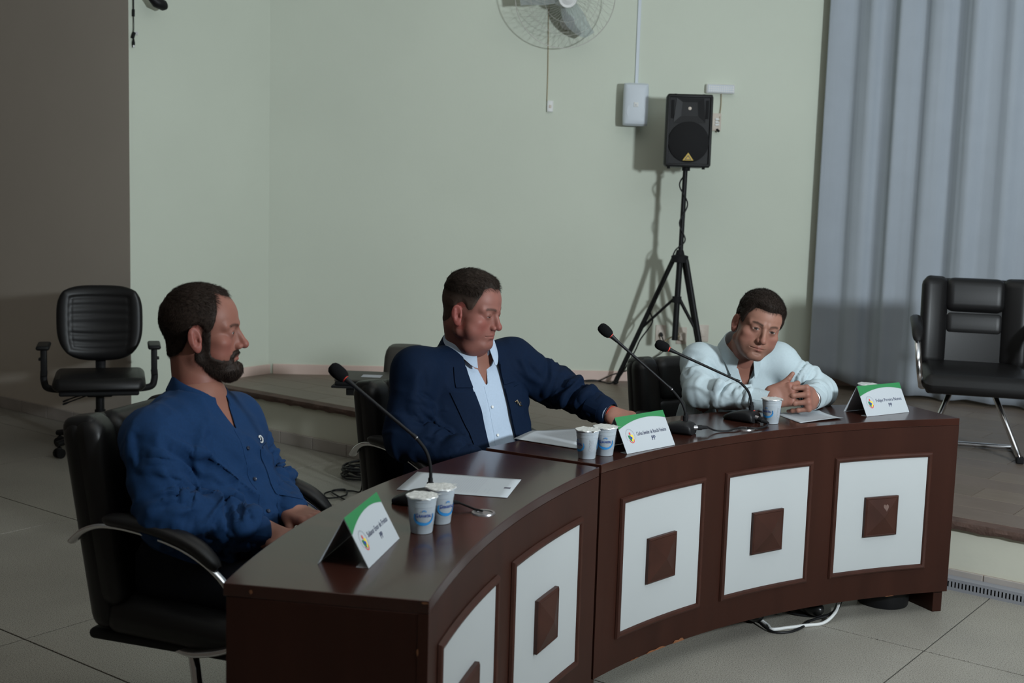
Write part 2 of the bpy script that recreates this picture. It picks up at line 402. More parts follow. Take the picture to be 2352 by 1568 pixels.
# ---------------------------------------------------------------- curved desk in two sections (horseshoe, we see its hollow side)
TZ = 0.77
def pol(c, r, a): return Vector((c[0]+r*math.cos(math.radians(a)), c[1]+r*math.sin(math.radians(a)), 0))
class Section:
    def __init__(s, cf, rf, a0, a1, cb, rb0, rb1, b0, b1):
        s.cf, s.rf, s.a0, s.a1, s.cb, s.rb0, s.rb1, s.b0, s.b1 = cf, rf, a0, a1, cb, rb0, rb1, b0, b1
    def front(s, t, off=0.0): return pol(s.cf, s.rf-off, s.a0+(s.a1-s.a0)*t)
    def back(s, t): return pol(s.cb, s.rb0+(s.rb1-s.rb0)*t, s.b0+(s.b1-s.b0)*t)
def slab(mb, F, B, z0, z1):
    """ring of front points F and back points B between z0 and z1"""
    n = len(F); vs = []
    for f, b in zip(F, B):
        vs += [(f.x, f.y, z0), (b.x, b.y, z0), (b.x, b.y, z1), (f.x, f.y, z1)]
    fs = [(0, 1, 2, 3), tuple(4*(n-1)+k for k in (3, 2, 1, 0))]
    for i in range(n-1):
        a, c = 4*i, 4*(i+1)
        for k in range(4): fs.append((a+k, c+k, c+(k+1) % 4, a+(k+1) % 4))
    return mb.add(vs, fs)
def make_section(sec, loc, label, panels, end_l, end_r, holes, chips):
    root = empty('curved_desk', loc, 0, label, 'desk')
    N = 48; T = [i/N for i in range(N+1)]
    top = slab(MB(), [sec.front(t) for t in T], [sec.back(t) for t in T], TZ-0.028, TZ)
    top.build('worktop', M['woodtop'], root, world=True, bevel=0.002)
    slab(MB(), [sec.front(t, -0.0006) for t in T], [sec.front(t, -0.022) for t in T], 0.088, TZ-0.0285).build('front_board', M['wood'], root, world=True)
    for t0, t1, (zb, fo) in ((0.0, 0.022, end_l), (0.978, 1.0, end_r)):
        ts = [t0, t1]
        def lerp(t, k): return sec.front(t)*(1-k) + sec.back(t)*k
        slab(MB(), [lerp(t, fo) for t in ts], [lerp(t, 0.985) for t in ts], zb, TZ-0.0285).build('end_panel', M['wood'], root, world=True, bevel=0.0015)
    slab(MB(), [sec.front(t, -0.30) for t in T[4:-4]], [sec.front(t, -0.318) for t in T[4:-4]], 0.45, TZ-0.0285).build('modesty_rail', M['wood'], root, world=True)
    for a0, a1 in panels:
        c, r = sec.cf, sec.rf; za, zc = 0.186, 0.644; K = 14
        A = [a0+(a1-a0)*i/K for i in range(K+1)]; w = 0.011; da = math.degrees(w/r)
        sg = 1 if a1 > a0 else -1
        ins = math.degrees(0.008/r)*sg; Ai = [a0+ins+(a1-a0-2*ins)*i/K for i in range(K+1)]
        slab(MB(), [pol(c, r-0.003, a) for a in Ai], [pol(c, r-0.0005, a) for a in Ai], za+0.008, zc-0.008).build('white_panel', M['acrylic'], root, world=True)
        fr = MB(); prof = [(0.0, 0.0), (0.003, 0.007), (0.009, 0.0105), (0.016, 0.0085), (0.020, 0.003), (0.0205, 0.0)]
        # moulding: swept profile around the rectangle, mitred corners
        ring = [(a, za, 0, 1) for a in A] + [(a, zc, 0, -1) for a in reversed(A)]
        rows = []
        for u, h in prof:
            row = []; ua = math.degrees(u/r)*sg
            pts = [(min(max(a, min(a0, a1)+abs(ua)), max(a0, a1)-abs(ua)), za+u) for a in A] + [(min(max(a, min(a0, a1)+abs(ua)), max(a0, a1)-abs(ua)), zc-u) for a in reversed(A)]
            for a, z in pts:
                p = pol(c, r-0.0012-h, a); row.append((p.x, p.y, z))
            rows.append(row+[row[0]])
        fr.grid(rows); fr.build('panel_moulding', M['wood_edge'], root, world=True, angle=30)
        am = (a0+a1)/2; h = 0.0755; b = math.degrees(h/r); stp = MB()
        def sp(a, z, o): p = pol(c, r-o, a); return (p.x, p.y, z)
        zm = 0.409; vs = []
        for (e, o) in ((1.0, 0.002), (1.0, 0.014), (0.93, 0.018), (0.90, 0.0165), (0.0, 0.034)):
            vs += [sp(am-b*e, zm-h*e, o), sp(am+b*e, zm-h*e, o), sp(am+b*e, zm+h*e, o), sp(am-b*e, zm+h*e, o)]
        fs = [(3, 2, 1, 0)]
        for k in range(4):
            for i in range(4): fs.append((4*k+i, 4*k+(i+1) % 4, 4*k+4+(i+1) % 4, 4*k+4+i))
        stp.add(vs, fs).build('pyramid_stud', M['wood_edge'], root, world=True, angle=8)
    for p in holes:
        g = MB(); g.lathe([(0.024, 0.0), (0.024, 0.0025), (0.030, 0.003), (0.031, 0.0), (0.024, 0.0)], 28, Matrix.Translation((p[0], p[1], TZ)), cap=False)
        g.lathe([(0.0235, 0.0), (0.0235, 0.0006)], 24, Matrix.Translation((p[0], p[1], TZ)))
        g.build('cable_grommet', M['satin'] if p[2] else M['black'], root, world=True)
    for a, z0, z1, w in chips:
        mb = MB(); wd = math.degrees(w/sec.rf); pts = []
        for k in range(7):
            t = k/6; p = pol(sec.cf, sec.rf-0.0012, a-wd/2+wd*t)
            pts.append(((p.x, p.y, z0), (p.x, p.y, z0+(z1-z0)*max(0.05, math.sin(math.pi*t)**0.7*(0.7+0.3*math.sin(9*t))))))
        mb.grid(pts).build('chipped_edge', M['chip'], root, world=True)
    nest(root, ('panel_moulding', 'pyramid_stud'), 'white_panel'); nest(root, ('cable_grommet',), 'worktop'); nest(root, ('chipped_edge',), 'front_board')
    return root
SEC1 = Section((3.453, 1.981), 3.640, 171.99, 150.82, (2.262, 2.316), 2.859, 2.859, 175.05, 145.15)
SEC2 = Section((2.406, 2.265), 2.614, 144.28, 105.28, (2.406, 2.265), 3.018, 2.945, 145.25, 106.2)
desk1 = make_section(SEC1, (-0.20, 3.2, 0), 'near section of the curved dark wood desk before the man in blue', [(170.5, 162.5), (160.75, 152.62)], (0.0, 0.0), (0.0, 0.05), [(-0.06, 3.185, 1)], [])
desk2 = make_section(SEC2, (0.75, 4.5, 0), 'far section of the curved dark wood desk with three white square panels on its front', [(141.75, 131.68), (129.4, 119.82), (117.52, 107.7)], (0.0, 0.05), (0.0, 0.07), [(0.838, 4.438, 1)],
             [(136.6, 0.0875, 0.098, 0.11), (133.9, 0.0875, 0.104, 0.06), (139.2, 0.0875, 0.093, 0.05), (111.0, 0.0875, 0.091, 0.04)])

# wear: chipped corner of the near end, a heart-shaped scuff on the right-hand stud
en = (SEC1.front(0.0)-SEC1.front(0.02)).normalized()
for k, z, w, h in ((0.86, 0.7565, 0.010, 0.013), (0.02, 0.765, 0.020, 0.006), (0.05, 0.66, 0.006, 0.02)):
    c = SEC1.front(0.0)*(1-k)+SEC1.back(0.0)*k + Vector((0, 0, z)) + en*0.0012; t = (SEC1.back(0.0)-SEC1.front(0.0)).normalized(); pts = []
    for j in range(9):
        a = 2*math.pi*j/9; rr = 0.75+0.35*math.sin(3.1*j); pts.append(c+t*(w*0.5*rr*math.cos(a))+Vector((0, 0, h*0.5*rr*math.sin(a))))
    o = MB().add(pts, [tuple(range(9))]).build('chipped_edge', M['chip'], desk1, world=True, smooth=False)
M['scuff'] = mat('scuffed_veneer', (0.13, 0.075, 0.06), 0.6, noise=(60, 0.3, 4))
am, hs = 112.61, 0.0755; bs = math.degrees(hs/2.614)
def stud_pt(x, z):
    m = max(abs(x), abs(z))/hs; o = 0.0345 - (0.0345-0.0165)*min(1.0, m/0.9) + 0.0008; p = pol(SEC2.cf, SEC2.rf-o, am-math.degrees(x/2.614)); return (p.x, p.y, 0.409+z)
hp = []
for j in range(24):
    t = 2*math.pi*j/24; hp.append((0.012*0.9*math.sin(t)**3*1.1+0.012, 0.0011*(13*math.cos(t)-5*math.cos(2*t)-2*math.cos(3*t)-math.cos(4*t))*0.85+0.036))
mb = MB(); mb.add([stud_pt(0.012, 0.034)]+[stud_pt(x, z) for x, z in hp], [(0, 1+j, 1+(j+1) % 24) for j in range(24)]); mb.build('scuff_mark', M['scuff'], desk2, world=True, smooth=False)
nest(desk2, ('scuff_mark',), 'white_panel')
# ---------------------------------------------------------------- things on the desk
def text_verts(body, size, bold=0.0, width=1.0):
    cu = bpy.data.curves.new('lettering', 'FONT'); cu.body = body; cu.size = size; cu.align_x = 'CENTER'; cu.align_y = 'CENTER'; cu.offset = bold; cu.resolution_u = 2
    o = bpy.data.objects.new('tmp_text', cu); COL.objects.link(o)
    dg = bpy.context.evaluated_depsgraph_get(); me = bpy.data.meshes.new_from_object(o.evaluated_get(dg))
    v = [(p.co.x*width, p.co.y, 0.0) for p in me.vertices]; f = [tuple(p.vertices) for p in me.polygons]
    bpy.data.objects.remove(o, do_unlink=True); bpy.data.curves.remove(cu); bpy.data.meshes.remove(me)
    return v, f
def name_card(p0, p1, name, label, base=0.118, height=0.108):
    """p0,p1: front bottom corners on the desk"""
    p0 = Vector((*p0, TZ)); p1 = Vector((*p1, TZ)); W = (p1-p0).length; ex = (p1-p0)/W; eb = Vector((-ex.y, ex.x, 0)); up = Vector((0, 0, 1))
    root = empty('name_card', p0+ex*W/2+eb*base/2, math.atan2(ex.y, ex.x), label, 'name card', 'folded name cards on the desk')
    sl = Vector((0, base/2, height)); H = sl.length; ev = sl/H; nz = Vector((1, 0, 0)).cross(ev)     # in root frame, front face
    o0 = Vector((-W/2, -base/2, 0.0008))
    def P(u, v, k): return o0 + Vector((u, 0, 0)) + ev*v + nz*k
    mb = MB(); th = 0.0009
    # folded sheet: front leaf, back leaf, bottom tuck
    prof = [(0, -base/2, 0.0008), (0, 0, height), (0, base/2, 0.0008)]
    mb.add([(-W/2, -base/2, .0008), (W/2, -base/2, .0008), (W/2, 0, height), (-W/2, 0, height), (-W/2, base/2, .0008), (W/2, base/2, .0008),
            (-W/2, -base/2+th*1.6, .0008), (W/2, -base/2+th*1.6, .0008), (W/2, 0, height-th*2.2), (-W/2, 0, height-th*2.2), (-W/2, base/2-th*1.6, .0008), (W/2, base/2-th*1.6, .0008)],
           [(0, 1, 2, 3), (3, 2, 5, 4), (7, 6, 9, 8), (8, 9, 10, 11), (0, 6, 7, 1), (4, 5, 11, 10), (0, 3, 9, 6), (3, 4, 10, 9), (1, 7, 8, 2), (2, 8, 11, 5)])
    mb.box((-W/2+.002, -base/2+.002, 0.0002), (W/2-.002, -base/2+.03, 0.0010))
    mb.build('folded_sheet', M['paper'], root, smooth=False)
    g = MB(); K = 24; rows = []
    for i in range(K+1):
        u = i/K; d_ = 0.115 + 0.225*((u-0.62)/0.62)**2 if u < 0.62 else 0.115+0.10*((u-0.62)/0.38)**2
        rows.append([P(u*W, H*0.999, 0.0005), P(u*W, H*(1-d_), 0.0005)])
    g.grid(rows).build('green_band', M['green'], root, smooth=False)
    # emblem: ring of tiny lettering, shield, flame, ribbon
    e = MB(); cx, cy, R = 0.045*W/0.245, 0.052, 0.0165
    def poly(pts, k): e.add([P(cx+x*R, cy+y*R, k) for x, y in pts], [tuple(range(len(pts)))])
    e.cur = 0
    for k in range(17):
        a = math.radians(205-230*k/16); q = math.radians(5.2)
        e.add([P(cx+math.cos(a+s*q)*R*rr*1.15, cy+0.002+math.sin(a+s*q)*R*rr*1.35, 0.0006) for s, rr in ((-1, 1.02), (1, 1.02), (1, 1.14), (-1, 1.14))], [(0, 1, 2, 3)])
    e.cur = 1; poly([(-0.72, 0.35), (-0.05, 0.30), (0.02, -1.0), (-0.35, -0.75), (-0.66, -0.25)], 0.0006)
    e.cur = 2; poly([(-0.05, 0.30), (0.25, 0.45), (0.68, 0.30), (0.66, -0.35), (0.45, -0.85), (0.02, -1.02)], 0.0006)
    e.cur = 3; poly([(-0.45, 0.02), (-0.2, 0.12), (0.1, 0.05), (0.33, -0.15), (0.22, -0.42), (0.02, -0.62), (-0.12, -0.35), (-0.42, -0.2)], 0.0009)
    e.cur = 4; poly([(-0.24, 0.42), (-0.26, 0.78), (-0.05, 1.0), (0.15, 0.78), (0.12, 0.45)], 0.0006)
    pr = [(-0.75, -0.62), (-0.55, -0.98), (-0.15, -1.28), (0.25, -1.30), (0.58, -1.05), (0.75, -0.62)]
    e.add([P(cx+x*R, cy+y*R, 0.0007) for x, y in pr]+[P(cx+x*R*0.84, cy+y*R*0.84-0.0006, 0.0007) for x, y in pr], [(i, i+1, i+7, i+6) for i in range(5)])
    e.build('emblem', [M['ink2'], M['green'], M['yellow'], M['blue'], M['redp']], root, smooth=False)
    mb = MB()
    v, f = text_verts(name, 0.0185, 0.0, 0.93); wd = max(x for x, _, _ in v)-min(x for x, _, _ in v); k = min(1.0, 0.150*W/0.245/wd)
    mb.add([P(0.152*W/0.245 + x*k, 0.058+y, 0.0006) for x, y, z in v], f)
    v, f = text_verts('PP', 0.0205, 0.0003, 0.95); mb.add([P(0.152*W/0.245 + x, 0.036+y, 0.0006) for x, y, z in v], f)
    mb.build('lettering', M['navyink'], root, smooth=False); nest(root, ('green_band', 'emblem', 'lettering'), 'folded_sheet')
    return root
name_card((-0.297, 2.690), (-0.252, 2.930), 'Sulanor Enor de Freitas', 'folded name card with green top, nearest the camera on the near desk')
name_card((0.375, 3.953), (0.548, 4.122), 'Carlos Sweder de Rocchi Venério', 'folded name card with green top beside two water cups in the middle of the desk')
name_card((1.354, 4.757), (1.555, 4.888), 'Felipe Pereira Nunes', 'folded name card with green top at the far right end of the desk')
def make_cup():
    root = empty('water_cup', (0, 0, 0)); h = 0.091
    prof = [(0.0, 0.0015), (0.0240, 0.0015), (0.0258, 0.0005), (0.0268, 0.003), (0.0285, 0.020), (0.0289, 0.0205), (0.0330, 0.066), (0.0337, 0.0665), (0.0345, 0.078), (0.0352, 0.0785), (0.0356, 0.0875), (0.0388, 0.0880), (0.0392, 0.0897), (0.0375, 0.0905), (0.0352, 0.0898),
            (0.0343, 0.086), (0.0325, 0.066), (0.0280, 0.021), (0.0262, 0.004), (0.0, 0.004)]
    MB().lathe(prof, 40, cap=False).build('cup_body', M['cup'], root)
    MB().lathe([(0.0, 0.0045), (0.0260, 0.0045), (0.0275, 0.0215), (0.0316, 0.064), (0.0, 0.064)], 32, cap=False).build('water', M['cup'], root)
    mb = MB(); n = 40; ring = []
    for r in (0.0, 0.012, 0.024, 0.034, 0.0386, 0.0396):
        row = []
        for k in range(n):
            a = 2*math.pi*k/n; w = 0.0007*math.sin(5*a+r*300)+0.0006*math.sin(11*a-r*500); rr = r*(1+(0.02*math.sin(7*a) if r > 0.038 else 0))
            row.append((rr*math.cos(a), rr*math.sin(a), 0.0912+w*(r/0.03) - (0.003 if r > 0.039 else 0)))
        ring.append(row+[row[0]])
    mb.grid(ring)
    mb.add([(0.037, -0.006, 0.0915), (0.049, -0.0045, 0.0925), (0.050, 0.004, 0.0905), (0.037, 0.006, 0.0912)], [(0, 1, 2, 3)])
    mb.build('foil_lid', M['foil'], root)
    # printed brand and swoosh, bent round the cup
    def bend(x, z, k=0.0006, a0=-math.pi/2):
        r = 0.0270 + (z-0.003)*0.00885/0.076+0.0004+k; a = a0+x/r; return (r*math.cos(a), r*math.sin(a), z)
    for side in (0.0, math.pi):
        a0 = -math.pi/2+side
        pr = MB(); pr.cur = 0; K = 26; rows = []
        for i in range(K+1):
            t = math.radians(158+224*i/K); th = 0.0080*(1-0.72*abs(i/K-0.45)/0.55)
            rows.append([bend(0.0270*math.cos(t), 0.0440+0.0215*math.sin(t), 0.0006, a0), bend((0.0270-th)*math.cos(t), 0.0440+(0.0215-th)*math.sin(t), 0.0006, a0)])
        pr.grid(rows)
        for k in range(7):
            a = math.radians(90+(k-3)*24); x0, z0 = 0.0035*math.cos(a), 0.0555+0.0025*math.sin(a); x1, z1 = 0.0068*math.cos(a), 0.0555+0.0072*math.sin(a); wx, wz = 0.0011*math.sin(a), 0.0011*math.cos(a)
            pr.add([bend(x0, z0, 0.0006, a0), bend((x0+x1)/2-wx, (z0+z1)/2+wz, 0.0006, a0), bend(x1, z1, 0.0006, a0), bend((x0+x1)/2+wx, (z0+z1)/2-wz, 0.0006, a0)], [(0, 1, 2, 3)])
        pr.cur = 1
        v, f = text_verts('RAVATAL', 0.0098, 0.0003, 0.78); pr.add([bend(x+0.0035, 0.0465+y, 0.0008, a0) for x, y, z in v], f)
        v, f = text_verts('G', 0.0140, 0.0003, 0.78); pr.add([bend(x-0.0180, 0.0472+y, 0.0008, a0) for x, y, z in v], f)
        pr.build('printed_brand', [M['cupblue'], M['cupnavy']], root, smooth=False)
    lines = MB()
    for side in (math.radians(0), math.radians(180)):
        for k in range(15):
            z = 0.026+k*0.0025; w = 0.0085 if k % 4 else 0.005
            rows = [[bend(-w+2*w*i/6, z, 0.0005, side), bend(-w+2*w*i/6, z+0.0012, 0.0005, side)] for i in range(7)]
            lines.grid(rows)
    lines.build('small_print', M['ink2'], root, smooth=False)['kind'] = 'stuff'; nest(root, ('printed_brand', 'small_print'), 'cup_body')
    return root
CUP = make_cup(); cg = 'sealed water cups on the desk'
cups = [((-0.205, 2.995), 10, 'sealed water cup nearest the camera, standing by the near name card'),
        ((-0.166, 3.085), 35, 'sealed water cup half hidden behind the nearest cup on the near desk'),
        ((0.243, 3.882), -62, 'sealed water cup at the left of the middle pair, its blue print turned left'),
        ((0.302, 3.936), 4, 'sealed water cup in the middle pair touching the shadow of the name card'),
        ((0.952, 4.566), -35, 'single sealed water cup between the right microphone and the clasped hands'),
        ((1.415, 4.990), 20, 'sealed water cup whose rim shows above the far right name card')]
for i, (p, a, lb) in enumerate(cups):
    c = CUP if i == 0 else copy_tree(CUP)
    c.location = (p[0], p[1], TZ+0.0003); c.rotation_euler = (0, 0, math.radians(a)+math.atan2(p[1], p[0])-math.pi/2); tag(c, lb, 'cup', cg)
def microphone(base, yaw, neck, plug, cable, label):
    """base xy, yaw of the body's long axis (tail to nose), neck points world, plug dir"""
    b = Vector((*base, TZ)); root = empty('desk_microphone', b, yaw, label, 'microphone', 'gooseneck desk microphones')
    secs = []
    for x, w, h in ((-0.068, 0.010, 0.010), (-0.062, 0.024, 0.015), (-0.045, 0.034, 0.024), (-0.02, 0.039, 0.034), (0.01, 0.041, 0.041), (0.035, 0.041, 0.043), (0.052, 0.040, 0.038), (0.059, 0.037, 0.031), (0.061, 0.030, 0.020)):
        row = []
        for k in range(20):
            t = 2*math.pi*k/20; c, s = math.cos(t), math.sin(t)
            row.append((x, w*abs(c)**0.55*(1 if c > 0 else -1), h*0.5+h*0.5*abs(s)**0.6*(1 if s > 0 else -1)+0.0006))
        secs.append(row+[row[0]])
    mb = MB().grid(secs); mb.f.append(tuple(range(19, -1, -1))); mb.mi.append(0); e = 8*21; mb.f.append(tuple(e+k for k in range(20))); mb.mi.append(0)
    mb.build('microphone_base', M['black'], root, angle=50)
    W = [Vector(p) for p in neck]; inv = Matrix.Rotation(-yaw, 4, 'Z'); Lp = [inv @ (p-b) for p in W]
    bot = Lp[-1]
    MB().lathe([(0.0145, 0), (0.0145, 0.003), (0.011, 0.0035)], 24, Matrix.Translation((bot.x, bot.y, bot.z-0.003))).build('base_ring', M['red'], root)
    MB().lathe([(0.0095, 0), (0.0095, 0.017), (0.0065, 0.019), (0.006, 0.03)], 20, Matrix.Translation(bot)).build('neck_socket', M['blackmatte'], root)
    cur = spline(Lp[2:], 10); cur = cur[:-1] + [bot]
    MB().tube(cur, 0.0047, 12).build('gooseneck', M['blackmatte'], root)
    ax = (Lp[2]-Lp[1]).normalized()
    MB().tube([Lp[1], Lp[1]+ax*0.035, Lp[2]], [0.0085, 0.0052, 0.0042], 14).tube([Lp[2]-ax*0.012, Lp[2]+ax*0.001], 0.0055, 14).build('stem', M['black'], root)
    MB().cyl(Lp[2]+ax*0.001, Lp[2]+ax*0.0035, 0.0052, n=14).build('stem_joint', M['satin'], root)
    MB().cyl(Lp[1]-ax*0.009, Lp[1]+ax*0.002, 0.0098, n=18).build('light_ring', M['red'], root)
    q = ax.to_track_quat('Z', 'Y').to_matrix().to_4x4(); hd = Lp[0]
    MB().lathe([(0.0, -0.029), (0.009, -0.028), (0.0155, -0.023), (0.0185, -0.014), (0.0192, -0.003), (0.0182, 0.010), (0.0150, 0.020), (0.0105, 0.0245), (0.0, 0.025)], 24, Matrix.Translation(hd) @ q, cap=False).build('foam_windscreen', M['foam'], root)
    if plug:
        p0, p1 = [inv @ (Vector(p)-b) for p in plug]; d_ = (p1-p0).normalized()
        MB().cyl(p0, p0+d_*0.018, 0.0085).build('connector', M['satin'], root)
        MB().tube([p0+d_*0.016, p0+d_*0.034, p0+d_*0.036, p0+d_*0.055, p0+d_*0.062], [0.0092, 0.0092, 0.0075, 0.0055, 0.0035], 14).build('plug', M['blackmatte'], root)
        MB().tube(spline([p0+d_*0.06] + [inv @ (Vector(p)-b) for p in cable], 10), 0.0031, 8).build('cable', M['black'], root)
    nest(root, ('base_ring', 'neck_socket'), 'microphone_base'); nest(root, ('light_ring', 'stem_joint'), 'stem'); nest(root, ('plug',), 'connector')
    return root
microphone((-0.235, 3.255), math.radians(-12), [(-0.452, 3.30, 1.105), (-0.434, 3.295, 1.091), (-0.243, 3.262, 0.946), (-0.216, 3.258, 0.912), (-0.203, 3.255, 0.870), (-0.202, 3.254, 0.812)],
           [(-0.185, 3.238, 0.789), (-0.10, 3.222, 0.783)], [(-0.098, 3.214, 0.778), (-0.080, 3.202, 0.7745), (-0.062, 3.190, 0.7745)], 'black gooseneck microphone on the near desk, leaning to the man in the blue shirt')
microphone((0.580, 4.335), math.radians(-25), [(0.322, 4.365, 1.113), (0.341, 4.364, 1.097), (0.556, 4.352, 0.919), (0.590, 4.347, 0.880), (0.606, 4.343, 0.845), (0.609, 4.341, 0.811)],
           [(0.632, 4.318, 0.792), (0.715, 4.352, 0.790)], [(0.72, 4.362, 0.776), (0.765, 4.378, 0.7735), (0.795, 4.405, 0.777), (0.822, 4.428, 0.776), (0.836, 4.435, 0.7745)], 'black gooseneck microphone behind the middle name card, pointing at the man in the suit')
microphone((0.850, 4.600), math.radians(-38), [(0.553, 4.635, 1.032), (0.577, 4.634, 1.021), (0.838, 4.616, 0.912), (0.868, 4.606, 0.882), (0.880, 4.597, 0.850), (0.883, 4.592, 0.811)],
           [(0.893, 4.560, 0.791), (0.925, 4.525, 0.781)], [(0.912, 4.468, 0.775), (0.878, 4.435, 0.7745), (0.855, 4.430, 0.776), (0.841, 4.437, 0.7745)], 'black gooseneck microphone in front of the man in the pale shirt')
def paper(corners, label, lines, header=False, z=TZ, sheets=1, curl=0.0):
    """corners: four xy, in order: top-left, top-right, bottom-right, bottom-left of the print"""
    C = [Vector((*c, 0)) for c in corners]; ctr = sum(C, Vector())/4
    root = empty('printed_sheet', (ctr.x, ctr.y, z), 0, label, 'paper', 'printed sheets on the desk')
    def P(u, v, k=0.0):
        q = C[0]*(1-u)*(1-v)+C[1]*u*(1-v)+C[2]*u*v+C[3]*(1-u)*v - ctr
        return (q.x, q.y, 0.0008+0.0004*sheets + curl*(math.sin(3.1*v+1)*0.5+0.5)*(abs(2*u-1)**3) + k)
    for s_ in range(sheets):
        G_ = np.array([[Vector(P(i/12, j/12, 0.0005*(sheets-1-s_)-0.0004*(sheets-1))) + Vector((0.004*s_*math.sin(s_*2), 0.003*s_, 0)) for j in range(13)] for i in range(13)])
        MB().sheet(G_, -0.0003).build('sheet', M['paper'], root, angle=None)
    mb = MB(); rnd = random.Random(len(label))
    for v, u0, u1, h in lines:
        u = u0
        while u < u1:
            w = rnd.uniform(0.02, 0.06); e = min(u+w, u1); mb.add([P(u, v, 0.0004), P(e, v, 0.0004), P(e, v+h, 0.0004), P(u, v+h, 0.0004)], [(3, 2, 1, 0)]); u = e+0.010
    mb.build('printed_lines', M['ink2'], root, smooth=False)['kind'] = 'stuff'
    if header: MB().add([P(0.47, 0.035, 0.0004), P(0.55, 0.035, 0.0004), P(0.55, 0.095, 0.0004), P(0.47, 0.095, 0.0004)], [(3, 2, 1, 0)]).build('letterhead_crest', M['ink'], root, smooth=False)
    return root
body = [(0.20, 0.62, 0.86, .008), (0.235, 0.62, 0.80, .008)] + [(0.30+0.022*k, 0.12, 0.9-0.03*(k % 3), .008) for k in range(14)] + [(0.64+0.035*k, 0.12, 0.36, .008) for k in range(4)] + [(0.72, 0.55, 0.8, .008)]
paper([(0.039, 3.562), (-0.0, 3.346), (-0.304, 3.400), (-0.264, 3.620)], 'printed sheet lying beside the near microphone', body, True)
paper([(0.265, 4.352), (0.085, 4.268), (0.020, 4.130), (0.215, 4.005)], 'thin stack of printed sheets in front of the man in the suit', [(0.12+0.045*k, 0.1, 0.92, .015) for k in range(17)], sheets=4, curl=0.003)
paper([(1.247, 4.690), (1.190, 4.845), (1.005, 4.758), (1.063, 4.580)], 'single printed sheet under the clasped hands', [(0.15+0.05*k, 0.1, 0.9, .014) for k in range(14)], curl=0.006)
# ---------------------------------------------------------------- chairs
def RX(a): return Matrix.Rotation(a, 4, 'X')
def RY(a): return Matrix.Rotation(a, 4, 'Y')
def RZ(a): return Matrix.Rotation(a, 4, 'Z')
def TR(*p): return Matrix.Translation(p)
def upholstered_chair(loc, yaw, label, lift=0.0, back_h=0.50, tilt=9, cat='chair', group='padded leather armchairs'):
    """faces local +x; seat top about 0.46+lift"""
    r = empty('leather_armchair', loc, yaw, label, cat, group); z = lift
    seat = MB().rbox((-0.17, -0.265, 0.355+z), (0.29, 0.265, 0.465+z), 0.05, seg=4)
    for i, v in enumerate(seat.v):
        x, y, zz = v
        if zz > 0.42+z: zz += 0.012*(1-(y/0.265)**2) - 0.018*max(0, x-0.12)/0.15
        if x > 0.15: zz -= 0.02*((x-0.15)/0.12)**2
        seat.v[i] = (x, y, zz)
    so = seat.build('seat_cushion', M['leather'], r)
    MB().rbox((-0.22, -0.245, 0.335+z), (0.22, 0.245, 0.365+z), 0.015).build('seat_pan', M['blackmatte'], r)
    MT = TR(-0.165, 0, 0.40+z) @ RY(math.radians(-tilt))          # local z up along the back, x forward
    H = back_h
    def bend(mb, k=0.055):
        for i, v in enumerate(mb.v):
            p = MT.inverted() @ Vector(v); p.x += k*(p.y/0.26)**2 + 0.05*max(0, (p.z-H*0.75)/H)**2*0; mb.v[i] = tuple(MT @ p)
        return mb
    bend(MB().rbox((-0.090, -0.268, -0.03), (-0.005, 0.268, H), 0.042, MT, 5)).build('back_shell', M['leather'], r)
    def subdiv_box(lo, hi, rad):
        return MB().rbox(lo, hi, rad, MT, 4)
    for y0, y1, x1 in ((-0.272, -0.126, 0.044), (0.126, 0.272, 0.044)):
        bend(subdiv_box((-0.066, y0, 0.02), (x1, y1, H+0.004), 0.052)).build('side_bolster', M['leather'], r)
    for z0, z1, x1 in ((0.02, 0.225, 0.022), (0.190, H*0.67, 0.034), (H*0.63, H+0.002, 0.056)):
        bend(subdiv_box((-0.052, -0.152, z0), (x1, 0.152, z1), 0.048)).build('back_cushion', M['leather'], r)
    # strap folded over the top of each shoulder
    for s in (-1, 1):
        bend(subdiv_box((-0.088, s*0.20-0.058, H-0.075), (0.024, s*0.20+0.058, H+0.006), 0.03)).build('shoulder_flap', M['leather'], r)
        path = spline([(-0.245, s*0.266, 0.605+z), (-0.19, s*0.285, 0.645+z), (-0.12, s*0.295, 0.668+z), (-0.01, s*0.300, 0.665+z), (0.12, s*0.300, 0.635+z), (0.22, s*0.298, 0.575+z), (0.265, s*0.290, 0.49+z), (0.25, s*0.275, 0.40+z), (0.12, s*0.255, 0.352+z), (0.0, s*0.20, 0.345+z)], 7)
        MB().tube(path, 0.0155, 12, flat=0.55, up=(0, 0, 1)).build('arm_frame', M['chrome'], r)
        pad = MB(); pp = spline([(-0.12, s*0.296, 0.686+z), (-0.04, s*0.300, 0.688+z), (0.06, s*0.301, 0.676+z), (0.15, s*0.300, 0.648+z), (0.215, s*0.299, 0.598+z)], 6); n = len(pp)
        pad.tube(pp, [0.030*(1-0.55*(abs(2*i/(n-1)-1))**6) for i in range(n)], 14, flat=0.62, up=(0, 0, 1))
        pad.build('arm_pad', M['leather'], r)
        lp = [(-0.02, s*0.10, 0.345+z), (0.03, s*0.125, 0.28+z), (0.10, s*0.19, 0.13), (0.145, s*0.235, 0.022), (0.10, s*0.242, 0.014), (-0.05, s*0.245, 0.014), (-0.20, s*0.245, 0.014)]
        MB().tube(spline(lp, 6), 0.0145, 12).build('leg', M['chrome'], r)
        MB().rbox((0.128, s*0.235-0.018, 0.0), (0.170, s*0.235+0.018, 0.035), 0.006).build('rubber_foot', M['blackmatte'], r)
    MB().tube([(-0.19, -0.245, 0.016), (-0.19, 0.245, 0.016)], 0.0125, 12).build('cross_bar', M['chrome'], r); nest(r, ('arm_pad',), 'arm_frame'); nest(r, ('rubber_foot',), 'leg')
    return r
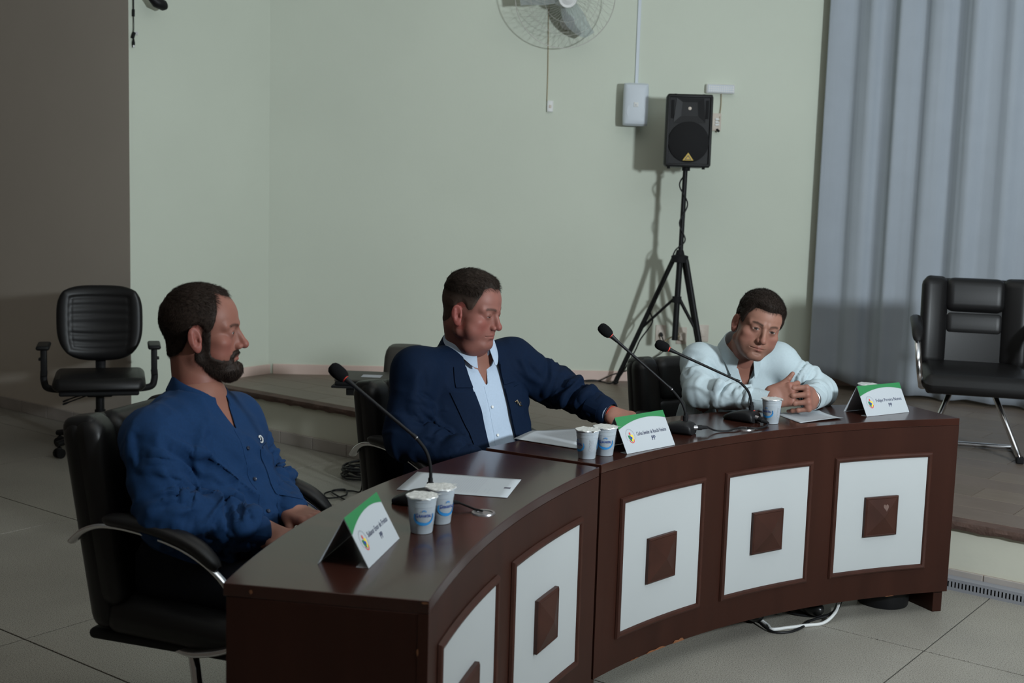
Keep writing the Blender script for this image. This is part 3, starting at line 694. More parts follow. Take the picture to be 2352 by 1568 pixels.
upholstered_chair((2.385, 6.50, STAGE), math.radians(-104), 'empty black leather armchair with chrome legs standing on the stage by the curtain')
upholstered_chair((-0.815, 3.405, 0), math.radians(-19), 'black leather armchair holding the man in the blue shirt', lift=0.045, back_h=0.53, tilt=10)
upholstered_chair((-0.20, 4.52, 0), math.radians(-42), 'black leather armchair holding the man in the navy suit', lift=0.02, back_h=0.47)
upholstered_chair((0.84, 5.20, 0), math.radians(-58), 'black leather armchair behind the man in the pale shirt', lift=0.0, back_h=0.50)
# task chair by the left wall
def task_chair(loc, yaw):
    r = empty('task_chair', loc, yaw, 'empty black task chair with ribbed back standing against the taupe wall', 'chair')
    s = MB().rbox((-0.23, -0.258, 0.365), (0.235, 0.258, 0.455), 0.042, seg=4)
    for i, v in enumerate(s.v):
        x, y, z = v; k = abs(y/0.258)**3
        if x > 0: x *= 1-0.10*k
        if z < 0.40: z += 0.028*(abs(x/0.235)**3)
        s.v[i] = (x, y*(1-0.06*abs(x/0.235)**3), z - (0.016*max(0, (x-0.12)/0.11)**2))
    s.build('seat_cushion', M['leather'], r)
    MB().rbox((-0.20, -0.215, 0.352), (0.205, 0.215, 0.378), 0.012).build('seat_shell', M['blackmatte'], r)
    # backrest: rounded square panel with a channelled centre
    MT = TR(-0.215, 0, 0.72) @ RY(math.radians(-7)); n = 44; front = []; back = []
    for i in range(n+1):
        fr = []; bk = []
        for j in range(n+1):
            u = -1+2*i/n; v = -1+2*j/n
            # map square to rounded square
            su = u*(1-0.16*abs(v)**4)*0.240*(1-0.10*max(0, -v)**2); sv = v*(1-0.14*abs(u)**4)*0.212 + (-0.012*(1-u*u) if v < 0 else 0.006*(1-u*u))
            e = max(abs(u), abs(v)); edge = math.sqrt(max(0.0, 1-e**7))
            th = 0.034*edge
            inner = 1/(1+math.exp((e-0.69)*40))
            rib = 0.0055*abs(math.sin(math.pi*(v+0.75)*4.2))**0.6
            d_ = th - inner*0.010 + inner*rib + 0.035*u*u - 0.004*math.exp(-((e-0.69)/0.03)**2)
            fr.append(MT @ Vector((d_, su, sv))); bk.append(MT @ Vector((-0.03*edge+0.035*u*u, su, sv)))
        front.append(fr); back.append(bk)
    mb = MB(); mb.grid(front); mb.grid([list(reversed(row)) for row in back]); mb.build('backrest', M['leather'], r, angle=60)
    MB().tube(spline([(-0.20, 0, 0.36), (-0.265, 0, 0.39), (-0.275, 0, 0.48), (-0.255, 0, 0.62)], 6), 0.03, 10, flat=0.4).build('back_bracket', M['black'], r)
    for sg in (-1, 1):
        y = sg*0.300
        MB().rbox((-0.10, y-0.036, 0.600), (0.125, y+0.036, 0.625), 0.012).build('arm_pad', M['black'], r)
        MB().rbox((-0.018, y-0.017, 0.44), (0.030, y+0.017, 0.605), 0.006).rbox((-0.012, y-0.02+sg*0.008, 0.53), (0.024, y+0.02+sg*0.008, 0.545), 0.003).build('arm_post', M['black'], r)
        MB().tube(spline([(0.006, y, 0.47), (0.006, y, 0.41), (0.006, y-sg*0.03, 0.368), (0.0, sg*0.12, 0.356)], 6), 0.020, 10, flat=0.6).build('arm_bracket', M['black'], r)
    MB().cyl((0, 0, 0.20), (0, 0, 0.36), 0.024).cyl((0, 0, 0.11), (0, 0, 0.24), 0.032, 0.030).build('gas_column', M['black'], r)
    MB().rbox((-0.10, -0.07, 0.325), (0.08, 0.07, 0.357), 0.01).build('tilt_mechanism', M['blackmatte'], r)
    for k, (dz, dx) in enumerate(((0.0, 0.0), (-0.012, 0.02))):
        MB().tube(spline([(0.03+dx, -0.06, 0.335), (0.05+dx, -0.13, 0.325+dz), (0.06+dx, -0.20, 0.300+dz)], 5), [0.006]*8+[0.009, 0.010, 0.008], 8, flat=0.6).build('lever', M['black'], r)
    for k in range(5):
        a = math.radians(20+72*k); c, s_ = math.cos(a), math.sin(a)
        MB().tube([(0.03*c, 0.03*s_, 0.115), (0.15*c, 0.15*s_, 0.100), (0.29*c, 0.29*s_, 0.080)], [0.034, 0.028, 0.020], 10, flat=0.8).build('base_arm', M['black'], r)
        w = MB(); px, py = 0.275*c, 0.275*s_
        for q in (-1, 1):
            ox, oy = -s_*0.013*q, c*0.013*q
            w.cyl((px+ox-s_*0.009*q, py+oy+c*0.009*q, 0.028), (px+ox, py+oy, 0.028), 0.027, n=18)
        w.build('caster_wheel', M['blackmatte'], r); MB().cyl((px, py, 0.03), (px, py, 0.085), 0.007, n=8).rbox((px-0.015, py-0.015, 0.03), (px+0.015, py+0.015, 0.062), 0.008).build('caster_fork', M['black'], r)
    nest(r, ('caster_wheel', 'caster_fork'), 'base_arm'); nest(r, ('lever',), 'tilt_mechanism'); nest(r, ('arm_pad',), 'arm_post')
    return r
task_chair((-2.355, 7.20, 0), math.radians(-73))
# ---------------------------------------------------------------- loudspeaker on tripod
def pa_speaker():
    r = empty('pa_loudspeaker', (1.078, 8.21, 1.735), 0, 'black PA loudspeaker with a yellow triangle badge on top of the tripod stand', 'loudspeaker')
    MT = RZ(math.radians(-3)) @ TR(0, -0.10, 0) @ RX(math.radians(-1.0))        # local: x right, y back, z up; front at y=0
    w, h, d = 0.146, 0.452, 0.26
    poly = [(-w, 0.02), (-w*0.93, 0.0), (w*0.93, 0.0), (w, 0.02), (w, 0.10), (w*0.62, d), (-w*0.62, d), (-w, 0.10)]
    mb = MB(); b = []
    zz = [0.0, 0.012, h-0.014, h]; sc = [0.93, 1.0, 1.0, 0.94]
    rows = [[MT @ Vector((x*s, 0.012+(y-0.012)*s, z)) for x, y in poly+poly[:1]] for z, s in zip(zz, sc)]
    mb.grid(rows); k = len(poly)+1; mb.f.append(tuple(range(k-2, -1, -1))); mb.mi.append(0); mb.f.append(tuple(3*k+i for i in range(k-1))); mb.mi.append(0)
    mb.build('cabinet', M['black'], r, angle=35, bevel=0.004)
    F = MT @ RX(math.radians(90))        # local x right, y up, z out of the front
    # raised frame around the front
    fr = MB()
    for x0, x1, y0, y1 in ((-0.140, -0.126, 0.01, 0.445), (0.126, 0.140, 0.01, 0.445), (-0.14, 0.14, 0.432, 0.447), (-0.14, 0.14, 0.006, 0.02)):
        fr.rbox((x0, y0, -0.01), (x1, y1, 0.012), 0.004, F, 2)
    fr.build('front_frame', M['black'], r)
    hn = MB(); out = [(-0.080, 0.425), (0.080, 0.425), (0.112, 0.31), (-0.112, 0.31)]
    A = [F @ Vector((x, y, 0.006)) for x, y in [(-0.085, 0.428), (0.085, 0.428), (0.100, 0.275), (-0.100, 0.275)]]
    Bq = [F @ Vector((x, y, -0.004)) for x, y in [(-0.022, 0.385), (0.022, 0.385), (0.022, 0.345), (-0.022, 0.345)]]
    hn.add(A+Bq, [(i, (i+1) % 4, 4+(i+1) % 4, 4+i) for i in range(4)]+[(4, 5, 6, 7)])
    hn.build('horn', M['black'], r, smooth=False)
    MB().lathe([(0.011, 0), (0.010, 0.004), (0.0, 0.006)], 16, F @ TR(0, 0.364, -0.003)).build('horn_driver', M['cream'], r)
    for s in (-1, 1): MB().rbox((s*0.108-0.010, 0.30, 0.0), (s*0.108+0.010, 0.415, 0.0016), 0.0008, F).build('port_slot', M['blackmatte'], r)
    MB().lathe([(0.128, 0.0), (0.127, 0.010), (0.120, 0.012), (0.085, 0.019), (0.045, 0.023), (0.0, 0.0245)], 48, F @ TR(0, 0.155, 0.0)).build('woofer_grille', M['blackmatte'], r)
    T = [(0.0, 0.088), (-0.034, 0.040), (0.034, 0.040)]
    g = MB(); g.add([F @ Vector((x, y, 0.016)) for x, y in T]+[F @ Vector((x, y, 0.0235)) for x, y in T], [(2, 1, 0), (3, 4, 5), (0, 1, 4, 3), (1, 2, 5, 4), (2, 0, 3, 5)]); g.build('triangle_badge', M['gold'], r, smooth=False)
    t = MB(); T2 = [(0.0, 0.074), (-0.022, 0.044), (0.022, 0.044)]
    T3 = [(0.0, 0.066), (-0.014, 0.048), (0.014, 0.048)]
    t.add([F @ Vector((x, y, 0.0240)) for x, y in T2+T3], [(0, 1, 4, 3), (1, 2, 5, 4), (2, 0, 3, 5)]); t.build('badge_outline', M['ink'], r, smooth=False)
    for x in (-0.115, 0.105): MB().cyl(MT @ Vector((x, 0.05, -0.012)), MT @ Vector((x, 0.05, 0.004)), 0.010).build('rubber_foot', M['blackmatte'], r)
    for x in (-0.09, 0.09): MB().cyl(MT @ Vector((x, 0.06, h)), MT @ Vector((x, 0.06, h+0.006)), 0.008).build('top_screw', M['blackmatte'], r)
    MB().cyl(MT @ Vector((0, 0.10, -0.022)), MT @ Vector((0, 0.10, 0.002)), 0.026).build('pole_socket', M['blackmatte'], r); nest(r, ('badge_outline',), 'triangle_badge'); nest(r, ('horn_driver',), 'horn')
    return r
pa_speaker()
ts_ = empty('tripod_stand', (1.065, 8.210, STAGE), 0, 'black tripod loudspeaker stand on the stage near the outlets', 'speaker stand')
def W(mb, name, m, root, **k): return mb.build(name, m, root, world=True, **k)
W(MB().cyl((1.067, 8.210, 1.05), (1.074, 8.210, 1.712), 0.0155).cyl((1.056, 8.210, 0.62), (1.067, 8.210, 1.20), 0.0195), 'pole', M['black'], ts_)
W(MB().lathe([(0.03, -0.03), (0.055, -0.028), (0.055, 0.012), (0.03, 0.02), (0.022, 0.05)], 18, TR(1.065, 8.210, 1.155)), 'collar', M['blackmatte'], ts_)
W(MB().lathe([(0.03, -0.02), (0.03, 0.02)], 16, TR(1.058, 8.210, 0.885)), 'lower_hub', M['blackmatte'], ts_)
for fx, fy in ((0.703, 8.460), (1.271, 8.090), (1.310, 8.490)):
    a = Vector((1.065, 8.210, 1.145)); f = Vector((fx, fy, STAGE+0.012)); dd = (f-a); dd.z = 0; dd.normalize(); a = a+dd*0.045
    W(MB().tube([a, f], 0.0165, 12), 'leg', M['black'], ts_); m_ = a.lerp(f, 0.56)
    W(MB().tube([Vector((1.058, 8.210, 0.885))+dd*0.025, m_], 0.009, 8), 'strut', M['black'], ts_)
    W(MB().ell(f, (0.022, 0.022, 0.012)), 'rubber_foot', M['blackmatte'], ts_)
nest(ts_, ('rubber_foot', 'strut'), 'leg')
cp = [(1.091, 8.260, 1.70), (1.040, 8.200, 1.62), (1.096, 8.190, 1.50), (1.050, 8.190, 1.38), (1.091, 8.190, 1.27), (1.030, 8.190, 1.20), (1.004, 8.220, 1.10), (0.948, 8.260, 0.92), (0.902, 8.300, 0.80), (0.918, 8.320, 0.72), (0.846, 8.340, 0.60), (0.816, 8.360, 0.52), (0.734, 8.410, 0.35), (0.673, 8.440, STAGE+0.008), (0.571, 8.560, STAGE+0.006), (0.469, 8.500, STAGE+0.006), (0.367, 8.360, STAGE+0.006)]
tag(MB().tube(spline(cp, 8), 0.0048, 8).build('speaker_cable', M['black']), 'black cable wound round the tripod stand and trailing along the stage floor', 'cable')
# ---------------------------------------------------------------- back wall fittings
def outlet(x, z, plug, label):
    r = empty('wall_socket', wallp(x, z), math.atan2(WD.y, WD.x), label, 'wall socket', 'cream wall sockets behind the tripod')
    Fm = RX(math.radians(90))
    MB().rbox((-0.036, -0.058, 0.0), (0.036, 0.058, 0.009), 0.004, Fm, 2).build('face_plate', M['cream'], r)
    MB().rbox((-0.018, -0.024, 0.008), (0.018, 0.024, 0.013), 0.003, Fm, 2).build('socket_insert', M['cream'], r)
    if plug == 1: MB().cyl((0, -0.012, -0.005), (0, -0.05, -0.008), 0.014, 0.010).build('plug', M['black'], r)
    if plug == 2: MB().rbox((-0.022, -0.03, 0.01), (0.022, 0.026, 0.05), 0.008, Fm, 2).build('plug', M['cream'], r)
    return r
outlet(1.012, 0.613, 1, 'cream wall socket with a black plug, left of the tripod pole')
outlet(1.156, 0.601, 2, 'cream wall socket with a boxy adapter between the tripod legs')
outlet(1.306, 0.620, 0, 'empty cream wall socket just above the shoulder of the man in the pale shirt')
tag(MB().tube(spline([wallp(1.012, 0.60, 0.05), wallp(1.025, 0.56, 0.06), wallp(1.03, 0.50, 0.05), wallp(0.95, 0.44, 0.05), wallp(0.86, 0.40, 0.06), wallp(0.78, 0.36, 0.07), wallp(0.68, 0.325, 0.05), wallp(0.60, 0.292, 0.08), wallp(0.50, 0.286, 0.10)], 8), 0.004, 8).build('mains_cable', M['black']), 'thin black mains cable hanging from the left socket to the stage floor', 'cable')
tag(MB().tube(spline([wallp(1.140, 0.60, 0.055), wallp(1.10, 0.600, 0.05), wallp(1.05, 0.575, 0.05), wallp(1.02, 0.545, 0.06)], 8), 0.0035, 8).build('adapter_cable', M['wirewarm']), 'short cable running from the boxy adapter to the left plug', 'cable')
def wall_speaker():
    r = empty('wall_loudspeaker', wallp(0.765, 2.135), math.atan2(WD.y, WD.x), 'small white wall loudspeaker under a thin cable duct', 'loudspeaker')
    Fm = RX(math.radians(90)) @ RY(math.radians(-4))
    MB().rbox((-0.072, -0.13, 0.03), (0.072, 0.13, 0.13), 0.02, Fm, 4).build('cabinet', M['whiteblue'], r)
    g = MB(); n = 22; rows = []
    for i in range(n+1):
        row = []
        for j in range(n+1):
            u = -1+2*i/n; v = -1+2*j/n; e = max(abs(u)**6, abs(v)**9)
            x = u*0.083*(1-0.05*abs(v)**6); y = v*0.139*(1-0.03*abs(u)**6)
            row.append(Fm @ Vector((x, y, 0.125+0.030*math.sqrt(max(0, 1-e)) + 0.006*(1-u*u))))
        rows.append(row)
    g.grid(rows).build('grille', M['whiteblue'], r)
    MB().lathe([(0.062, 0), (0.060, 0.002), (0.0, 0.004)], 32, Fm @ TR(0, -0.045, 0.157)).build('woofer_ring', M['whiteblue'], r)
    MB().rbox((-0.015, -0.015, 0.160), (0.015, 0.015, 0.1655), 0.002, Fm @ TR(0, -0.002, 0)).build('badge', M['white'], r)
    b = MB(); v, f = text_verts('JBL', 0.011, 0.0003, 0.8); b.add([Fm @ Vector((x, y-0.004, 0.1660)) for x, y, z in v], f); b.build('badge_lettering', M['ink2'], r, smooth=False)
    MB().rbox((-0.03, -0.03, 0.0), (0.03, 0.03, 0.05), 0.006, Fm).build('wall_bracket', M['whiteblue'], r); nest(r, ('badge_lettering',), 'badge')
    return r
wall_speaker()
du2 = MB().box((-0.011, 0, 0), (0.011, 1.9, 0.012), MW(0.774, 2.27)).build('cable_conduit', M['whiteblue'], bevel=0.002)
tag(du2, 'thin pale vertical conduit on the wall above the small white loudspeaker', 'conduit')
em = empty('emergency_light', wallp(1.334, 2.262), math.atan2(WD.y, WD.x), 'white emergency light bar on the wall above the PA loudspeaker', 'emergency light')
Fm = RX(math.radians(90))
MB().rbox((-0.096, -0.031, 0.0), (0.096, 0.031, 0.045), 0.010, Fm, 3).build('housing', M['white'], em)
MB().rbox((-0.088, -0.025, 0.040), (0.088, 0.025, 0.0475), 0.004, Fm, 2).build('lens', M['whiteblue'], em)
led = MB()
for i in range(12):
    for j in range(3): led.rbox((-0.083+0.0145*i, -0.021+0.0145*j, 0.0470), (-0.083+0.0145*i+0.0105, -0.021+0.0145*j+0.0105, 0.0485), 0.001, Fm, 1)
o = led.build('led_cells', M['white'], em, smooth=False); o['kind'] = 'stuff'
MB().tube(spline([Fm @ Vector((0.012, -0.03, 0.012)), Fm @ Vector((0.014, -0.10, 0.012)), Fm @ Vector((0.008, -0.17, 0.018)), Fm @ Vector((0.002, -0.215, 0.03))], 6), 0.0028, 8).build('power_lead', M['wirewarm'], em)
ob = empty('mains_box', wallp(1.322, 2.045), math.atan2(WD.y, WD.x), 'brownish socket box with a plugged lead half hidden behind the PA loudspeaker', 'wall socket')
MB().rbox((-0.030, -0.058, 0.0), (0.030, 0.058, 0.022), 0.004, Fm, 2).build('back_box', M['cream'], ob)
for k in (-1, 0, 1): MB().rbox((-0.012, 0.018*k-0.007, 0.02), (0.016, 0.018*k+0.007, 0.030), 0.003, Fm, 2).build('socket_module', M['white'], ob)
MB().cyl((0.004, -0.03, -0.05), (0.012, -0.045, -0.062), 0.008).build('plug', M['blackmatte'], ob)
sw = empty('fan_switch', wallp(0.204, 2.112), math.atan2(WD.y, WD.x), 'small white switch on the wall at the end of the fan cord', 'switch')
MB().rbox((-0.020, -0.037, 0.0), (0.020, 0.037, 0.022), 0.004, Fm, 2).build('housing', M['white'], sw)
MB().rbox((-0.008, -0.012, 0.02), (0.008, 0.008, 0.026), 0.002, Fm, 2).build('rocker', M['cream'], sw)
# wall fan (its top is above the frame)
fa = empty('wall_fan', (0.275, 8.33, 2.79), 0, 'white wall fan with a wire cage at the top of the picture', 'fan')
ax = Vector((0.16, -0.955, -0.25)).normalized(); xs = Vector((1, 0, 0)); xs = (xs-ax*xs.dot(ax)).normalized(); ys = ax.cross(xs)
FM = axes((0, 0, 0), xs, ys, ax)            # z out of the fan
def FMp(x, y, z): return FM @ Vector((x, y, z))
RC = 0.325
wires = MB()
for k in range(48):
    a = 2*math.pi*k/48
    wires.tube([FMp(rr*math.cos(a+0.9*(1-rr/RC)**1.5), rr*math.sin(a+0.9*(1-rr/RC)**1.5), 0.075*math.sqrt(max(0, 1-(rr/RC)**4))) for rr in np.linspace(0.055, RC, 9)], 0.0007, 4)
for k in range(36):
    a = 2*math.pi*k/36
    wires.tube([FMp(rr*math.cos(a), rr*math.sin(a), -0.075*math.sqrt(max(0, 1-(rr/RC)**4))) for rr in np.linspace(0.07, RC, 7)], 0.0006, 4)
o = wires.build('cage_wires', M['wire'], fa); o['kind'] = 'stuff'
for rr, z, t in ((RC, 0.0, 0.0026), (0.235, 0.066, 0.0009), (0.235, -0.066, 0.0009), (0.150, 0.073, 0.0009)):
    MB().tube([FMp(rr*math.cos(2*math.pi*k/64), rr*math.sin(2*math.pi*k/64), z) for k in range(64)], t, 6, closed=True).build('cage_ring', M['wire'], fa)
MB().lathe([(0.062, 0.060), (0.062, 0.078), (0.058, 0.084), (0.050, 0.082), (0.044, 0.078), (0.040, 0.080), (0.022, 0.088), (0.018, 0.090), (0.008, 0.091), (0.0, 0.091)], 36, FM).build('cage_badge', M['white'], fa)
MB().lathe([(0.045, -0.03), (0.048, 0.02), (0.038, 0.045), (0.0, 0.052)], 28, FM).build('hub', M['white'], fa)
for k in range(3):
    a0 = math.radians(172+120*k); bl_ = MB(); rows = []
    for i in range(13):
        rr = 0.04+0.255*i/12; wdt = 0.052+0.085*math.sin(math.pi*min(1, i/12*0.92)**0.8)
        row = []
        for j in range(9):
            t = -1+2*j/8; aa = a0 + t*wdt/rr*0.5*min(1, rr/0.07) + 0.45*(i/12)**2*0.5
            row.append(FMp(rr*math.cos(aa), rr*math.sin(aa), 0.0+0.026*t*(0.5+0.5*(1-i/12))))
        rows.append(row)
    bl_.sheet(np.array([[tuple(p) for p in row] for row in rows]), 0.0025).build('blade', M['blade'], fa)
MB().lathe([(0.0, -0.20), (0.05, -0.195), (0.072, -0.16), (0.075, -0.09), (0.05, -0.05)], 28, FM).build('motor_housing', M['whiteblue'], fa)
pw = wallp(0.30, 2.66)-Vector((0.275, 8.33, 2.79))
MB().tube([FMp(0, -0.02, -0.14), FMp(0, -0.06, -0.15).lerp(pw, 0.5), pw], 0.016, 10).lathe([(0.05, 0), (0.05, 0.02), (0.03, 0.03)], 20, TR(*pw) @ RX(math.radians(90))).build('wall_arm', M['white'], fa)
MB().tube(spline([wallp(0.183, 2.145, 0.006), wallp(0.182, 2.35, 0.005), wallp(0.178, 2.55, 0.005), wallp(0.176, 2.75, 0.006), wallp(0.20, 2.85, 0.02)], 6), 0.0030, 8).build('power_cord', M['wirewarm'], fa, world=True)
# security camera at the wall edge, top left
rp = lambda s, z, off=0.0: dn(6.385-off, -4.70-s, z)      # on the return wall: s back from its front edge
sc_ = empty('security_camera', rp(0.09, 2.60), 0, 'black security camera on a bracket at the top left wall edge', 'camera')
def RWp(s, z, off): return rp(s, z, off)-rp(0.09, 2.60)
MB().tube([RWp(0.085, 2.70, 0.0), RWp(0.085, 2.68, 0.06), RWp(0.09, 2.63, 0.08)], 0.012, 10).build('bracket', M['white'], sc_)
MB().tube([RWp(0.055, 2.655, 0.075), RWp(0.085, 2.612, 0.09), RWp(0.115, 2.590, 0.10), RWp(0.165, 2.574, 0.105), RWp(0.178, 2.576, 0.106)], [0.008, 0.020, 0.034, 0.031, 0.024], 18).build('camera_body', M['black'], sc_)
MB().tube(spline([RWp(0.02, 2.70, 0.015), RWp(0.022, 2.58, 0.012), RWp(0.022, 2.535, 0.012)], 5), 0.0042, 8).build('lead', M['black'], sc_)
MB().cyl(RWp(0.022, 2.54, 0.012), RWp(0.021, 2.50, 0.012), 0.0075).build('inline_plug', M['blackmatte'], sc_)
MB().tube(spline([RWp(0.022, 2.50, 0.012), RWp(0.021, 2.44, 0.014), RWp(0.020, 2.40, 0.012)], 5), 0.0028, 8).build('lead', M['black'], sc_)
MB().cyl(RWp(0.024, 2.408, 0.014), RWp(0.012, 2.375, 0.014), 0.0095).build('inline_plug', M['blackmatte'], sc_)
MB().box(RWp(0.026, 2.395, 0.012), RWp(0.050, 2.413, 0.018)).build('cable_tag', M['white'], sc_, smooth=False)
MB().tube([RWp(0.020, 2.372, 0.013), RWp(0.020, 2.350, 0.013), RWp(0.020, 2.335, 0.013)], [0.004, 0.0085, 0.0085], 10).build('connector', M['blackmatte'], sc_)
MB().cyl(RWp(0.020, 2.336, 0.013), RWp(0.020, 2.322, 0.013), 0.0065).build('connector_tip', M['satin'], sc_)
# ---------------------------------------------------------------- equipment behind the desk
eq = empty('equipment_stand', (-0.62, 6.42, 0), math.radians(-4), 'low black equipment stand behind the chair of the man in the suit', 'stand')
MB().rbox((-0.27, -0.15, 0.560), (0.27, 0.20, 0.572), 0.004).build('shelf_top', M['blackmatte'], eq)
MB().rbox((-0.20, -0.12, 0.520), (0.22, 0.17, 0.560), 0.006).build('drawer_box', M['black'], eq)
for x in (-0.03, 0.20):
    for y in (-0.10, 0.15): MB().cyl((x, y, 0.0), (x, y, 0.53), 0.012).build('leg', M['black'], eq)
lt = empty('closed_laptop', (-0.76, 6.45, 0.5725), math.radians(-3), 'closed dark grey laptop with a white sticker lying on the equipment stand', 'laptop')
M['graphite'] = mat('graphite_plastic', (0.050, 0.046, 0.040), 0.5, spec=0.25)
MB().rbox((-0.115, -0.155, 0.0), (0.20, 0.14, 0.020), 0.005).build('lower_case', M['black'], lt)
MB().rbox((-0.117, -0.157, 0.0205), (0.202, 0.142, 0.032), 0.005).build('lid', M['graphite'], lt)
MB().rbox((0.00, -0.06, 0.0318), (0.10, 0.02, 0.0328), 0.0004, seg=1).build('sticker', M['ink2'], lt)
bx = empty('equipment_case', (-0.575, 6.80, 0), math.radians(-6), 'dark rounded equipment case standing upright behind the laptop', 'case')
cs = MB()
for zz, k in ((0.0, 0.92), (0.03, 1.0), (0.56, 1.0), (0.72, 0.95), (0.765, 0.86), (0.785, 0.72)):
    pass
rows = []
for zz, k in ((0.0, 0.94), (0.02, 1.0), (0.48, 1.0), (0.58, 0.985), (0.66, 0.94), (0.695, 0.87), (0.715, 0.76), (0.720, 0.5), (0.720, 0.0)):
    row = []
    for q in range(32):
        t = 2*math.pi*q/32; c, s = math.cos(t), math.sin(t)
        row.append((0.105*k*abs(c)**0.4*(1 if c > 0 else -1), 0.12*k*abs(s)**0.4*(1 if s > 0 else -1), zz))
    rows.append(row+[row[0]])
cs.grid(rows); cs.build('case_body', M['graphite'], bx, angle=50)
MB().rbox((-0.085, -0.1225, 0.56), (0.085, -0.118, 0.58), 0.002).build('front_seam', M['black'], bx)
tag(MB().tube(spline([(-0.725, 6.285, 0.57), (-0.735, 6.27, 0.50), (-0.735, 6.29, 0.40), (-0.742, 6.30, 0.25), (-0.738, 6.32, 0.12), (-0.75, 6.36, 0.02), (-0.80, 6.40, 0.008), (-0.88, 6.40, 0.008), (-0.93, 6.33, 0.008), (-0.90, 6.24, 0.008), (-0.82, 6.30, 0.010), (-0.84, 6.42, 0.010), (-0.90, 6.36, 0.012), (-0.80, 6.20, 0.008)], 10), 0.0042, 8).build('stand_cable', M['black']), 'thin black cable dropping from the laptop to loose loops on the floor', 'cable')
tag(MB().cyl((-0.731, 6.288, 0.52), (-0.723, 6.284, 0.578), 0.0055).build('red_plug', M['red']), 'small red plug where the cable leaves the equipment stand', 'plug')
tag(MB().tube(spline([(-0.66, 6.42, 0.52), (-0.655, 6.45, 0.30), (-0.665, 6.52, 0.15), (-0.65, 6.62, 0.05), (-0.68, 6.70, 0.025)], 8), 0.004, 8).build('stand_cable', M['black']), 'second thin black cable hanging beside the chair behind the desk', 'cable')
coil = MB(); pts = []; rr = random.Random(5)
for k in range(9*18):
    a = 2*math.pi*k/18; t = k/18; R_ = 0.095+0.02*math.sin(t*2.1)+0.012*math.sin(a*2+t)
    pts.append((-0.765+0.014*math.sin(t*3)+R_*1.15*math.cos(a), 6.74+0.014*math.cos(t*2)+R_*1.3*math.sin(a), 0.010+0.0075*t+0.004*math.sin(a*3+t)))
pts += [(-0.70, 6.60, 0.02), (-0.74, 6.52, 0.008), (-0.70, 6.46, 0.007)]
tag(coil.tube(pts, 0.0052, 7).build('cable_coil', M['black']), 'heap of coiled black cable on the floor between the two left chairs', 'cable coil')
# under the far desk
wb_ = empty('waste_bin', (1.505, 4.900, 0), 0, 'black round waste bin under the right end of the desk', 'bin')
MB().lathe([(0.095, 0.0), (0.098, 0.006), (0.112, 0.255), (0.117, 0.258), (0.117, 0.266), (0.110, 0.268), (0.094, 0.012), (0.0, 0.010)], 36, cap=False).build('bin_body', M['black'], wb_)
tag(MB().tube(spline([(0.90, 4.66, 0.03), (0.947, 4.618, 0.02), (0.982, 4.572, 0.007), (0.990, 4.525, 0.007), (1.05, 4.545, 0.007), (1.126, 4.577, 0.007), (1.20, 4.61, 0.007), (1.258, 4.668, 0.03), (1.318, 4.80, 0.05), (1.40, 4.88, 0.07), (1.45, 5.02, 0.16)], 10), 0.0062, 8).build('white_cable', M['white']), 'white cable looping on the floor under the right half of the desk', 'cable')
tag(MB().tube(spline([(0.90, 4.66, 0.02), (0.945, 4.60, 0.015), (0.985, 4.505, 0.006), (1.05, 4.505, 0.006), (1.11, 4.56, 0.006), (1.156, 4.632, 0.006), (1.262, 4.690, 0.022), (1.326, 4.815, 0.038), (1.41, 4.90, 0.05), (1.47, 5.04, 0.14)], 10), 0.0050, 8).build('black_cable', M['black']), 'black cable lying beside the white cable under the desk', 'cable')
tag(MB().tube(spline([(1.04, 4.79, 0.05), (1.06, 4.74, 0.02), (1.12, 4.70, 0.006), (1.20, 4.688, 0.006), (1.258, 4.705, 0.018), (1.315, 4.83, 0.03), (1.40, 4.93, 0.05)], 10), 0.0045, 8).build('black_cable', M['black']), 'second black cable curving closest to the desk front underneath', 'cable')
# chair foot peeping out under the curtain
cf = empty('chair_base', (2.30, 8.83, STAGE), 0, 'castor and base arm of a chair pushed behind the curtain', 'chair base')
MB().tube([(0.03, 0.0, 0.085), (-0.09, -0.06, 0.072)], [0.024, 0.016], 10, flat=0.8).build('base_arm', M['black'], cf)
MB().cyl((-0.092, -0.085, 0.024), (-0.076, -0.06, 0.024), 0.024, n=18).cyl((-0.085, -0.07, 0.03), (-0.085, -0.07, 0.075), 0.006, n=8).build('caster_wheel', M['blackmatte'], cf)
# ---------------------------------------------------------------- implicit-surface modelling for bodies and clothes
f32 = np.float32
def _hash(ix, iy, iz):
    h = (ix*374761393 + iy*668265263 + iz*2147483647) & 0x7fffffff
    h = ((h ^ (h >> 13))*1274126177) & 0x7fffffff
    return ((h ^ (h >> 16)) & 0xffff)/65535.0
def vnoise(p):
    p = np.asarray(p, float); i = np.floor(p).astype(np.int64); f = p-i; f = f*f*(3-2*f); x, y, z = i.T
    def L(a, b, t): return a+(b-a)*t
    c = [[[_hash(x+a, y+b, z+d) for d in (0, 1)] for b in (0, 1)] for a in (0, 1)]
    return L(L(L(c[0][0][0], c[1][0][0], f[:, 0]), L(c[0][1][0], c[1][1][0], f[:, 0]), f[:, 1]), L(L(c[0][0][1], c[1][0][1], f[:, 0]), L(c[0][1][1], c[1][1][1], f[:, 0]), f[:, 1]), f[:, 2])
def fbm(p, o=3):
    a = 0.5; s = 0; q = np.asarray(p, float)
    for _ in range(o): s = s+a*vnoise(q); q = q*2.03+11.7; a *= 0.5
    return s
def smin(a, b, k):
    if k <= 0: return np.minimum(a, b)
    h = np.clip(0.5+0.5*(b-a)/k, 0, 1); return b+(a-b)*h-k*h*(1-h)
def smax(a, b, k): return -smin(-a, -b, k)
